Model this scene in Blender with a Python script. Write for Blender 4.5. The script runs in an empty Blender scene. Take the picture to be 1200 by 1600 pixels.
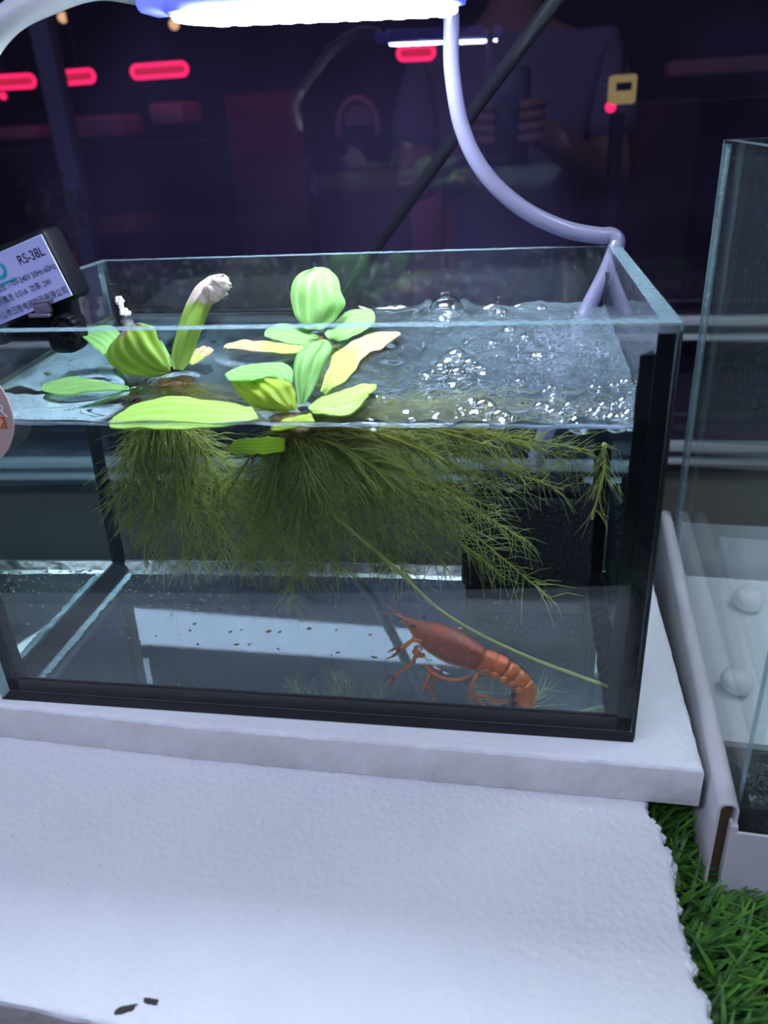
import bpy, bmesh, math, random
import numpy as np
from mathutils import Vector, Matrix, noise

random.seed(7)
rng = np.random.default_rng(7)
S = bpy.context.scene
COL = S.collection
PI = math.pi

# ------------------------------------------------------------------ camera
CAM = np.array([0.24502, -0.26935, 0.24296])
PITCH, YAW, ROLL, FPX = 1.1133035, 0.1787431, -0.0553138, 1217.358
cd = bpy.data.cameras.new('camera')
cam = bpy.data.objects.new('camera', cd)
COL.objects.link(cam)
RM = (Matrix.Rotation(YAW, 3, 'Z') @ Matrix.Rotation(PITCH, 3, 'X') @ Matrix.Rotation(ROLL, 3, 'Z'))
cam.matrix_world = Matrix.Translation(Vector(CAM)) @ RM.to_4x4()
cd.sensor_fit = 'HORIZONTAL'
cd.sensor_width = 36.0
cd.lens = 36.0 * FPX / 1200.0
cd.clip_start = 0.01
cd.clip_end = 60
cd.dof.use_dof = True
cd.dof.focus_distance = 0.375
cd.dof.aperture_fstop = 13.0
S.camera = cam
RN = np.array(RM)

# ------------------------------------------------------------------ world, lights, exposure
S.view_settings.view_transform = 'Standard'
S.view_settings.look = 'None'
S.view_settings.gamma = 1.0
S.view_settings.use_curve_mapping = False
S.view_settings.exposure = 0.0
S.cycles.max_bounces = 20
S.cycles.transmission_bounces = 14
S.cycles.glossy_bounces = 8
S.cycles.diffuse_bounces = 4
S.cycles.transparent_max_bounces = 40
S.cycles.use_denoising = True
S.cycles.sample_clamp_indirect = 60.0
S.cycles.caustics_reflective = True
S.cycles.caustics_refractive = True
S.cycles.blur_glossy = 0.3
w = bpy.data.worlds.new('world')
S.world = w
w.use_nodes = True
w.node_tree.nodes['Background'].inputs[0].default_value = (0.020, 0.021, 0.035, 1)
w.node_tree.nodes['Background'].inputs[1].default_value = 1.0
LAMP_STRENGTH = 78.0


def area(name, loc, target, sx, sy, power, col):
    l = bpy.data.lights.new(name, 'AREA')
    l.shape = 'RECTANGLE'
    l.size, l.size_y = sx, sy
    l.energy = power
    l.color = col
    o = bpy.data.objects.new(name, l)
    COL.objects.link(o)
    o.location = loc
    o.rotation_euler = (Vector(target) - Vector(loc)).to_track_quat('-Z', 'Y').to_euler()
    return o


# unseen light over the front, shaped so its reflection bands the tank floor
al = area('aisle_band_light', (-0.40, -0.80, 0.91), (0.10, -0.02, 0.0), 2.9, 0.10, 13.5, (0.66, 0.73, 1.0))
zx = (Vector((0.10, -0.02, 0.0)) - Vector((-0.40, -0.80, 0.91))).normalized()
ux = Vector((1.0, -0.15, 0.008))
ux = (ux - zx * ux.dot(zx)).normalized()
al.rotation_euler = Matrix((ux, (-zx).cross(ux), -zx)).transposed().to_euler()     # turned to level its reflected band
area('front_fill', (0.05, -0.55, 1.5), (0.1, -0.05, 0), 1.5, 1.0, 6.0, (0.70, 0.75, 1.0))  # added broad fill for the foam boards, no fixture seen
area('tall_tank_fill', (0.52, 0.06, 0.46), (0.42, 0.08, -0.05), 0.2, 0.06, 0.75, (0.80, 0.88, 1.0))  # unseen lamp added to brighten the tall tank and tray
area('far_room_fill', (0.5, 1.15, 1.45), (0.35, 1.7, 0.2), 1.2, 0.6, 0.6, (0.80, 0.68, 1.0))  # added dim fill for the room beyond the glass
area('red_sign_glow', (-0.35, 1.95, 0.60), (-0.3, 4.0, 0.0), 1.2, 0.1, 1.6, (1.0, 0.06, 0.16))


# ------------------------------------------------------------------ measuring helpers (sight lines of the photograph)
def ray(u, v):
    d = RN @ np.array([(u - 600) / FPX, -(v - 800) / FPX, -1.0])
    return d


def onz(u, v, z):
    d = ray(u, v)
    return CAM + d * ((z - CAM[2]) / d[2])


def ony(u, v, y):
    d = ray(u, v)
    return CAM + d * ((y - CAM[1]) / d[1])


def wy(u, v, y, yin=0.0065, n=1.333):
    """point at depth y inside the water, seen through the front pane"""
    d = ray(u, v)
    d = d / np.linalg.norm(d)
    o = CAM + d * ((yin - CAM[1]) / d[1])
    N = np.array([0, -1.0, 0])
    c = -N @ d
    r = 1 / n
    t = r * d + (r * c - math.sqrt(1 - r * r * (1 - c * c))) * N
    return o + t * ((y - o[1]) / t[1])


def water_z(y):
    return 0.1400 + 0.048 * y


def onwater(u, v):
    p = onz(u, v, 0.144)
    for _ in range(4):
        p = onz(u, v, water_z(p[1]))
    return p


# ------------------------------------------------------------------ materials
MATS = {}


def nt(name):
    m = bpy.data.materials.new(name)
    m.use_nodes = True
    t = m.node_tree
    t.nodes.clear()
    out = t.nodes.new('ShaderNodeOutputMaterial')
    MATS[name] = m
    return m, t, out


def N(t, typ, **kw):
    n = t.nodes.new(typ)
    for k, v in kw.items():
        if k in n.inputs:
            n.inputs[k].default_value = v
        else:
            setattr(n, k, v)
    return n


def L(t, a, ao, b, bi):
    t.links.new(a.outputs[ao], b.inputs[bi])


def pbr(name, col, rough=0.5, spec=0.5, bump=None, var=None, metal=0.0, trans=0.0, sub=None):
    """principled with optional noise/voronoi bump (kind, scale, strength, dist) and colour variation (scale, col2, amount)"""
    m, t, out = nt(name)
    p = N(t, 'ShaderNodeBsdfPrincipled')
    p.inputs['Base Color'].default_value = (*col, 1)
    p.inputs['Roughness'].default_value = rough
    p.inputs['Specular IOR Level'].default_value = spec
    p.inputs['Metallic'].default_value = metal
    p.inputs['Transmission Weight'].default_value = trans
    tc = N(t, 'ShaderNodeTexCoord')
    if var:
        no = N(t, 'ShaderNodeTexNoise', Scale=var[0], Detail=5.0)
        L(t, tc, 'Object', no, 'Vector')
        cr = N(t, 'ShaderNodeMapRange')
        cr.inputs['From Min'].default_value = 0.35
        cr.inputs['From Max'].default_value = 0.7
        cr.inputs['To Max'].default_value = var[2]
        L(t, no, 'Fac', cr, 'Value')
        mx = N(t, 'ShaderNodeMix', data_type='RGBA')
        mx.inputs['A'].default_value = (*col, 1)
        mx.inputs[6].default_value = (*col, 1)
        mx.inputs[7].default_value = (*var[1], 1)
        L(t, cr, 'Result', mx, 0)
        t.links.new(mx.outputs[2], p.inputs['Base Color'])
    if bump:
        kind, sc, st, di = bump
        if kind == 'voronoi':
            b0 = N(t, 'ShaderNodeTexVoronoi', Scale=sc)
            src = 'Distance'
        else:
            b0 = N(t, 'ShaderNodeTexNoise', Scale=sc, Detail=6.0)
            src = 'Fac'
        L(t, tc, 'Object', b0, 'Vector')
        b = N(t, 'ShaderNodeBump', Strength=st, Distance=di)
        L(t, b0, src, b, 'Height')
        L(t, b, 'Normal', p, 'Normal')
    if sub:
        tr = N(t, 'ShaderNodeBsdfTranslucent')
        tr.inputs['Color'].default_value = (*sub[0], 1)
        mm = N(t, 'ShaderNodeMixShader')
        mm.inputs[0].default_value = sub[1]
        L(t, p, 'BSDF', mm, 1)
        L(t, tr, 'BSDF', mm, 2)
        L(t, mm, 'Shader', out, 'Surface')
    else:
        L(t, p, 'BSDF', out, 'Surface')
    return m


def emit(name, col, s):
    m, t, out = nt(name)
    e = N(t, 'ShaderNodeEmission', Strength=s)
    e.inputs['Color'].default_value = (*col, 1)
    L(t, e, 'Emission', out, 'Surface')
    return m


def thin_fresnel(t, ior):
    """fresnel of a thin sheet: the same from both sides"""
    fr = N(t, 'ShaderNodeFresnel')
    ge = N(t, 'ShaderNodeNewGeometry')
    ma = N(t, 'ShaderNodeMath', operation='MULTIPLY_ADD')
    ma.inputs[1].default_value = 1 / ior - ior
    ma.inputs[2].default_value = ior
    L(t, ge, 'Backfacing', ma, 0)
    L(t, ma, 'Value', fr, 'IOR')
    return fr


def clear(name, tint=(1, 1, 1), ior=1.5, gain=1.0, rough=0.0, dirt=0.0, dirt_haze_col=(.5, .6, .6), dscale=60):
    """thin clear pane: straight-through transmission, fresnel gloss, faint specks of dried water, on panel_glass a painted haze"""
    m, t, out = nt(name)
    tr = N(t, 'ShaderNodeBsdfTransparent')
    tr.inputs['Color'].default_value = (*tint, 1)
    gl = N(t, 'ShaderNodeBsdfGlossy', Roughness=rough)
    fr = thin_fresnel(t, ior)
    mu = N(t, 'ShaderNodeMath', operation='MULTIPLY', use_clamp=True)
    mu.inputs[1].default_value = gain
    L(t, fr, 'Fac', mu, 0)
    mx = N(t, 'ShaderNodeMixShader')
    L(t, mu, 'Value', mx, 0)
    L(t, tr, 'BSDF', mx, 1)
    L(t, gl, 'BSDF', mx, 2)
    last = mx
    if dirt:
        di = N(t, 'ShaderNodeBsdfDiffuse')
        di.inputs['Color'].default_value = (*dirt_haze_col, 1)
        tc = N(t, 'ShaderNodeTexCoord')
        no = N(t, 'ShaderNodeTexNoise', Scale=dscale * 4, Detail=3.0)
        L(t, tc, 'Object', no, 'Vector')
        mr = N(t, 'ShaderNodeMapRange')
        mr.inputs['From Min'].default_value = 0.55
        mr.inputs['From Max'].default_value = 0.8
        mr.inputs['To Min'].default_value = dirt * 0.25
        mr.inputs['To Max'].default_value = dirt * 2
        L(t, no, 'Fac', mr, 'Value')
        m2 = N(t, 'ShaderNodeMixShader')
        L(t, mr, 'Result', m2, 0)
        L(t, last, 'Shader', m2, 1)
        L(t, di, 'BSDF', m2, 2)
        last = m2
    L(t, last, 'Shader', out, 'Surface')
    return m


clear('tank_glass', (0.985, 0.995, 0.99), gain=0.6, dirt=0.004)
clear('side_glass', (0.97, 0.99, 0.99), dirt=0.05, dirt_haze_col=(.5, .55, .8))
clear('back_glass', (0.97, 0.99, 0.985), dirt=0.03)
clear('tall_glass', (0.95, 0.985, 0.975), gain=0.7, dirt=0.03, dscale=120)
clear('panel_glass', (0.60, 0.56, 0.78), ior=1.55, gain=1.4, dirt=0.075, dirt_haze_col=(0.30, 0.24, 0.62), dscale=0.6)  # bluish lens-flare haze painted on as a diffuse layer
clear('bubble_film', (1, 1, 1), ior=1.36, gain=5.0)
clear('froth_film', (0.96, 0.97, 1), ior=1.36, gain=3.0, dirt=0.55, dirt_haze_col=(.72, .75, .95), dscale=3)


def mat_edge():
    m, t, out = nt('glass_edge')
    p = N(t, 'ShaderNodeBsdfPrincipled')
    p.inputs['Base Color'].default_value = (0.25, 0.37, 0.42, 1)
    p.inputs['Roughness'].default_value = 0.25
    tr = N(t, 'ShaderNodeBsdfTransparent')
    tr.inputs['Color'].default_value = (0.55, 0.8, 0.78, 1)
    tc = N(t, 'ShaderNodeTexCoord')
    no = N(t, 'ShaderNodeTexNoise', Scale=420.0, Detail=3.0)
    L(t, tc, 'Object', no, 'Vector')
    b = N(t, 'ShaderNodeBump', Strength=0.5, Distance=0.001)
    L(t, no, 'Fac', b, 'Height')
    L(t, b, 'Normal', p, 'Normal')
    mx = N(t, 'ShaderNodeMixShader')
    mx.inputs[0].default_value = 0.62
    L(t, tr, 'BSDF', mx, 1)
    L(t, p, 'BSDF', mx, 2)
    L(t, mx, 'Shader', out, 'Surface')


mat_edge()


def mat_water():
    m, t, out = nt('water_side')
    g = N(t, 'ShaderNodeBsdfGlass', IOR=1.333, Roughness=0.0)
    g.inputs['Color'].default_value = (0.86, 0.96, 0.98, 1)
    L(t, g, 'BSDF', out, 'Surface')
    m, t, out = nt('water_top')
    tr = N(t, 'ShaderNodeBsdfTransparent')
    rf = N(t, 'ShaderNodeBsdfRefraction', IOR=1.333, Roughness=0.0)
    gl = N(t, 'ShaderNodeBsdfGlossy', Roughness=0.0)
    tc = N(t, 'ShaderNodeTexCoord')
    fr = thin_fresnel(t, 1.333)
    a = N(t, 'ShaderNodeMixShader')
    a.inputs[0].default_value = 0.70
    L(t, tr, 'BSDF', a, 1)
    L(t, rf, 'BSDF', a, 2)
    # churned half of the tank: water clouded by fine air
    df = N(t, 'ShaderNodeBsdfDiffuse')
    df.inputs['Color'].default_value = (0.33, 0.45, 0.55, 1)
    sp_ = N(t, 'ShaderNodeSeparateXYZ')
    L(t, tc, 'Object', sp_, 'Vector')
    no = N(t, 'ShaderNodeTexNoise', Scale=45.0, Detail=4.0)
    L(t, tc, 'Object', no, 'Vector')
    ma = N(t, 'ShaderNodeMath', operation='MULTIPLY_ADD')
    ma.inputs[1].default_value = 0.16
    L(t, no, 'Fac', ma, 0)
    L(t, sp_, 'X', ma, 2)
    mr = N(t, 'ShaderNodeMapRange')
    mr.inputs['From Min'].default_value = 0.23
    mr.inputs['From Max'].default_value = 0.36
    mr.inputs['To Max'].default_value = 0.19
    L(t, ma, 'Value', mr, 'Value')
    cl = N(t, 'ShaderNodeMixShader')
    L(t, mr, 'Result', cl, 0)
    L(t, a, 'Shader', cl, 1)
    L(t, df, 'BSDF', cl, 2)
    b = N(t, 'ShaderNodeMixShader')
    L(t, fr, 'Fac', b, 0)
    L(t, cl, 'Shader', b, 1)
    L(t, gl, 'BSDF', b, 2)
    L(t, b, 'Shader', out, 'Surface')


mat_water()


def mat_floor_glass():
    """the tank's bottom: dusty glass, see-through to the white foam at steep angles, mirror at grazing ones"""
    m, t, out = nt('bottom_glass')
    di = N(t, 'ShaderNodeBsdfDiffuse')
    tc = N(t, 'ShaderNodeTexCoord')
    no = N(t, 'ShaderNodeTexNoise', Scale=55.0, Detail=6.0)
    L(t, tc, 'Object', no, 'Vector')
    mr = N(t, 'ShaderNodeMapRange')
    mr.inputs['From Min'].default_value = 0.3
    mr.inputs['From Max'].default_value = 0.75
    L(t, no, 'Fac', mr, 'Value')
    mc = N(t, 'ShaderNodeMix', data_type='RGBA')
    mc.inputs[6].default_value = (0.62, 0.74, 0.82, 1)
    mc.inputs[7].default_value = (0.54, 0.66, 0.74, 1)
    L(t, mr, 'Result', mc, 0)
    t.links.new(mc.outputs[2], di.inputs['Color'])
    gl = N(t, 'ShaderNodeBsdfGlossy', Roughness=0.012)
    lw = N(t, 'ShaderNodeLayerWeight', Blend=0.5)
    mr2 = N(t, 'ShaderNodeMapRange')
    mr2.inputs['From Min'].default_value = 0.32
    mr2.inputs['From Max'].default_value = 0.55
    mr2.inputs['To Min'].default_value = 0.06
    mr2.inputs['To Max'].default_value = 0.94
    L(t, lw, 'Facing', mr2, 'Value')
    mx = N(t, 'ShaderNodeMixShader')
    L(t, mr2, 'Result', mx, 0)
    L(t, di, 'BSDF', mx, 1)
    L(t, gl, 'BSDF', mx, 2)
    L(t, mx, 'Shader', out, 'Surface')


mat_floor_glass()
pbr('silicone', (0.006, 0.007, 0.011), 0.28, 0.5, ('noise', 180, 0.3, 0.002))
pbr('clear_silicone', (0.20, 0.28, 0.32), 0.2, 0.6, ('noise', 240, 0.8, 0.003))
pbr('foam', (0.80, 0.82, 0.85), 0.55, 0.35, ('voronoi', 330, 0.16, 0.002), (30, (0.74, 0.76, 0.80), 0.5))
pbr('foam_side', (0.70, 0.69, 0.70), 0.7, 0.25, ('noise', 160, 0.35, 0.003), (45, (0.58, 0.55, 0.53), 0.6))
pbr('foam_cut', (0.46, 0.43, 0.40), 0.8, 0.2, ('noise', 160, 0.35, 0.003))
pbr('cardboard_white', (0.62, 0.60, 0.63), 0.45, 0.4, ('noise', 30, 0.06, 0.003))
pbr('cardboard_core', (0.16, 0.10, 0.06), 0.8, 0.2)
pbr('white_sheet', (0.72, 0.78, 0.78), 0.6, 0.3, ('noise', 90, 0.1, 0.003))
pbr('pebble_white', (0.85, 0.88, 0.88), 0.4, 0.4)
pbr('gravel', (0.012, 0.013, 0.016), 0.35, 0.6, None, (900, (0.10, 0.10, 0.11), 0.9))
pbr('mat_base', (0.004, 0.008, 0.006), 0.9, 0.1)
pbr('blade', (0.10, 0.30, 0.03), 0.45, 0.4, None, (160, (0.006, 0.035, 0.014), 1.0))
pbr('table', (0.06, 0.052, 0.046), 0.75, 0.15, ('noise', 50, 0.1, 0.003))
pbr('hose', (0.25, 0.24, 0.36), 0.22, 0.7, None, None, 0, 0.0, ((0.34, 0.33, 0.54), 0.45))
pbr('black_sponge', (0.007, 0.008, 0.011), 0.85, 0.2, ('voronoi', 420, 0.6, 0.002))
pbr('black_plastic', (0.003, 0.003, 0.006), 0.55, 0.12, ('noise', 120, 0.05, 0.002))
pbr('grey_plastic', (0.14, 0.12, 0.19), 0.4, 0.5)
pbr('arm_white', (0.72, 0.73, 0.80), 0.35, 0.5)
lw_ = pbr('lamp_white', (0.30, 0.33, 0.75), 0.25, 0.5)      # translucent acrylic lit from inside
lw_.node_tree.nodes['Principled BSDF'].inputs['Emission Color'].default_value = (0.10, 0.13, 0.95, 1)
lw_.node_tree.nodes['Principled BSDF'].inputs['Emission Strength'].default_value = 0.8
pbr('cable_black', (0.020, 0.020, 0.034), 0.35, 0.8)
pbr('label_white', (0.50, 0.52, 0.92), 0.35, 0.4)
pbr('print_dark', (0.035, 0.03, 0.07), 0.6, 0.2)
pbr('print_teal', (0.02, 0.42, 0.50), 0.5, 0.2)
pbr('sticker_pink', (0.50, 0.36, 0.34), 0.5, 0.3)
pbr('sticker_orange', (0.60, 0.13, 0.04), 0.5, 0.3)
pbr('sticker_white', (0.85, 0.82, 0.82), 0.5, 0.3)
pbr('root_main', (0.46, 0.42, 0.06), 0.5, 0.3)
pbr('root_pale', (0.34, 0.33, 0.09), 0.45, 0.3)
pbr('root_hair', (0.50, 0.53, 0.18), 0.6, 0.1, None, (40, (0.28, 0.30, 0.08), 1.0), sub=((0.52, 0.54, 0.16), 0.4))
pbr('withered', (0.74, 0.62, 0.62), 0.7, 0.2, ('noise', 260, .5, .002), (160, (0.50, 0.38, 0.30), .9))
pbr('mush', (0.20, 0.10, 0.03), 0.5, 0.4, ('noise', 300, 0.5, 0.003), (200, (0.10, 0.09, 0.02), 0.8))
pbr('cray_eye', (0.006, 0.005, 0.006), 0.15, 0.6)
pbr('cray_pale', (0.80, 0.72, 0.66), 0.4, 0.4)
pbr('cray_leg', (0.62, 0.11, 0.004), 0.35, 0.5)
pbr('detritus', (0.12, 0.09, 0.05), 0.8, 0.2)
pbr('dirt_dark', (0.05, 0.045, 0.05), 0.8, 0.2)
pbr('rail_white', (0.24, 0.26, 0.28), 0.4, 0.4)
pbr('dark_wall', (0.022, 0.012, 0.028), 0.9, 0.1, None, (2.0, (0.05, 0.018, 0.03), 0.9))
pbr('room_floor', (0.03, 0.025, 0.03), 0.6, 0.3)
pbr('dim_navy', (0.020, 0.020, 0.035), 0.8, 0.1)
pbr('column_grey', (0.16, 0.17, 0.24), 0.7, 0.2)
pbr('mauve_box', (0.26, 0.12, 0.16), 0.7, 0.2)
pbr('rose_box', (0.30, 0.16, 0.17), 0.7, 0.2)
pbr('dark_shelf', (0.06, 0.03, 0.045), 0.7, 0.2)
pbr('dim_leaf', (0.09, 0.13, 0.02), 0.7, 0.2)
pbr('rust', (0.25, 0.07, 0.03), 0.7, 0.2)
pbr('beige_beam', (0.30, 0.22, 0.19), 0.7, 0.2)
pbr('shirt_grey', (0.17, 0.165, 0.20), 0.9, 0.1)
pbr('skin', (0.30, 0.16, 0.11), 0.6, 0.3)
pbr('hair_dark', (0.01, 0.01, 0.012), 0.6, 0.3)
pbr('trouser_dark', (0.02, 0.02, 0.03), 0.9, 0.1)
pbr('phone_black', (0.006, 0.006, 0.008), 0.3, 0.5)
emit('led_strip', (0.72, 0.84, 1.0), LAMP_STRENGTH)
emit('led_chip', (0.90, 0.93, 1.0), LAMP_STRENGTH * 1.5)
emit('neon_red', (1.0, 0.02, 0.10), 2.6)
emit('neon_core', (1.0, 0.03, 0.08), 0.9)
emit('warm_bulb', (1.0, 0.62, 0.25), 1.4)
emit('yellow_sign', (0.9, 0.72, 0.22), 0.42)


def mat_leaf(name, base, rib, dead, dead2, start, backmix=0.35):
    """leaf blade: ribs run along it, tip half withered where the attribute 'wither' says so"""
    m, t, out = nt(name)
    p = N(t, 'ShaderNodeBsdfPrincipled', Roughness=0.55)
    p.inputs['Specular IOR Level'].default_value = 0.3
    at = N(t, 'ShaderNodeAttribute', attribute_name='leafuv')
    sep = N(t, 'ShaderNodeSeparateXYZ')
    L(t, at, 'Vector', sep, 'Vector')
    sn = N(t, 'ShaderNodeMath', operation='MULTIPLY')
    sn.inputs[1].default_value = 14.1
    L(t, sep, 'Y', sn, 0)
    s2 = N(t, 'ShaderNodeMath', operation='SINE')
    L(t, sn, 'Value', s2, 0)
    mr = N(t, 'ShaderNodeMapRange')
    mr.inputs['From Min'].default_value = 0.2
    mr.inputs['From Max'].default_value = 1.0
    mr.inputs['To Max'].default_value = 0.55
    L(t, s2, 'Value', mr, 'Value')
    mx = N(t, 'ShaderNodeMix', data_type='RGBA')
    mx.inputs[6].default_value = (*base, 1)
    mx.inputs[7].default_value = (*rib, 1)
    L(t, mr, 'Result', mx, 0)
    tc = N(t, 'ShaderNodeTexCoord')
    no = N(t, 'ShaderNodeTexNoise', Scale=130.0, Detail=5.0)
    L(t, tc, 'Object', no, 'Vector')
    md = N(t, 'ShaderNodeMix', data_type='RGBA')
    md.inputs[6].default_value = (*dead, 1)
    md.inputs[7].default_value = (*dead2, 1)
    L(t, no, 'Fac', md, 0)
    ad = N(t, 'ShaderNodeMath', operation='MULTIPLY_ADD')
    ad.inputs[1].default_value = 0.22
    L(t, no, 'Fac', ad, 0)
    L(t, sep, 'X', ad, 2)
    st = N(t, 'ShaderNodeMapRange')
    st.inputs['From Min'].default_value = start + 0.11
    st.inputs['From Max'].default_value = start + 0.16
    L(t, ad, 'Value', st, 'Value')
    fx = N(t, 'ShaderNodeMix', data_type='RGBA')
    L(t, st, 'Result', fx, 0)
    t.links.new(mx.outputs[2], fx.inputs[6])
    t.links.new(md.outputs[2], fx.inputs[7])
    t.links.new(fx.outputs[2], p.inputs['Base Color'])
    bp = N(t, 'ShaderNodeBump', Strength=0.35, Distance=0.001)
    L(t, no, 'Fac', bp, 'Height')
    L(t, bp, 'Normal', p, 'Normal')
    tr = N(t, 'ShaderNodeBsdfTranslucent')
    t.links.new(fx.outputs[2], tr.inputs['Color'])
    mm = N(t, 'ShaderNodeMixShader')
    mm.inputs[0].default_value = backmix
    L(t, p, 'BSDF', mm, 1)
    L(t, tr, 'BSDF', mm, 2)
    L(t, mm, 'Shader', out, 'Surface')


WH, BR = (0.72, 0.60, 0.58), (0.34, 0.20, 0.10)
mat_leaf('leaf_pale', (0.38, 0.64, 0.24), (0.54, 0.78, 0.42), WH, BR, 2.0, 0.68)
mat_leaf('leaf_green', (0.34, 0.54, 0.10), (0.48, 0.66, 0.24), WH, BR, 2.0)
mat_leaf('leaf_yellow', (0.46, 0.60, 0.06), (0.28, 0.40, 0.03), WH, BR, 2.0, .55)
mat_leaf('leaf_white_tip', (0.36, 0.55, 0.09), (0.46, 0.64, 0.20), (0.80, 0.68, 0.70), (0.55, 0.42, 0.34), 0.66, .5)
mat_leaf('leaf_brown_rim', (0.38, 0.56, 0.08), (0.48, 0.64, 0.18), WH, BR, 0.90, .68)
mat_leaf('leaf_rotten', (0.36, 0.50, 0.10), (0.44, 0.58, 0.18), (0.42, 0.29, 0.15), (0.50, 0.38, 0.25), 0.50)


def mat_cray():
    m, t, out = nt('cray_shell')
    p = N(t, 'ShaderNodeBsdfPrincipled', Roughness=0.38)
    at = N(t, 'ShaderNodeAttribute', attribute_name='shell')
    sep = N(t, 'ShaderNodeSeparateXYZ')
    L(t, at, 'Vector', sep, 'Vector')
    cr = N(t, 'ShaderNodeValToRGB')
    e = cr.color_ramp.elements
    e[0].position, e[0].color = 0.0, (0.50, 0.055, 0.002, 1)
    e[1].position, e[1].color = 1.0, (0.66, 0.15, 0.012, 1)
    for pos, c in ((0.14, (0.36, 0.034, 0.002, 1)), (0.325, (0.34, 0.034, 0.002, 1)), (0.36, (0.64, 0.085, 0.001, 1)), (0.8, (0.74, 0.12, 0.001, 1))):
        x = e.new(pos)
        x.color = c
    L(t, sep, 'X', cr, 'Fac')
    mb = N(t, 'ShaderNodeMix', data_type='RGBA')      # paler towards the belly
    mb.inputs[7].default_value = (0.62, 0.17, 0.012, 1)
    t.links.new(cr.outputs['Color'], mb.inputs[6])
    L(t, sep, 'Y', mb, 0)
    tc = N(t, 'ShaderNodeTexCoord')
    vo = N(t, 'ShaderNodeTexVoronoi', Scale=640.0)
    L(t, tc, 'Object', vo, 'Vector')
    mr = N(t, 'ShaderNodeMapRange')
    mr.inputs['From Min'].default_value = 0.30
    mr.inputs['From Max'].default_value = 0.18
    mr.inputs['To Max'].default_value = 0.55
    L(t, vo, 'Distance', mr, 'Value')
    ms = N(t, 'ShaderNodeMix', data_type='RGBA')
    ms.inputs[7].default_value = (0.75, 0.22, 0.05, 1)
    L(t, mr, 'Result', ms, 0)
    t.links.new(mb.outputs[2], ms.inputs[6])
    t.links.new(ms.outputs[2], p.inputs['Base Color'])
    no = N(t, 'ShaderNodeTexNoise', Scale=600.0, Detail=3.0)
    L(t, tc, 'Object', no, 'Vector')
    b = N(t, 'ShaderNodeBump', Strength=0.25, Distance=0.0006)
    L(t, no, 'Fac', b, 'Height')
    L(t, b, 'Normal', p, 'Normal')
    L(t, p, 'BSDF', out, 'Surface')


mat_cray()


# ------------------------------------------------------------------ mesh builder
ORG = {}


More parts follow.
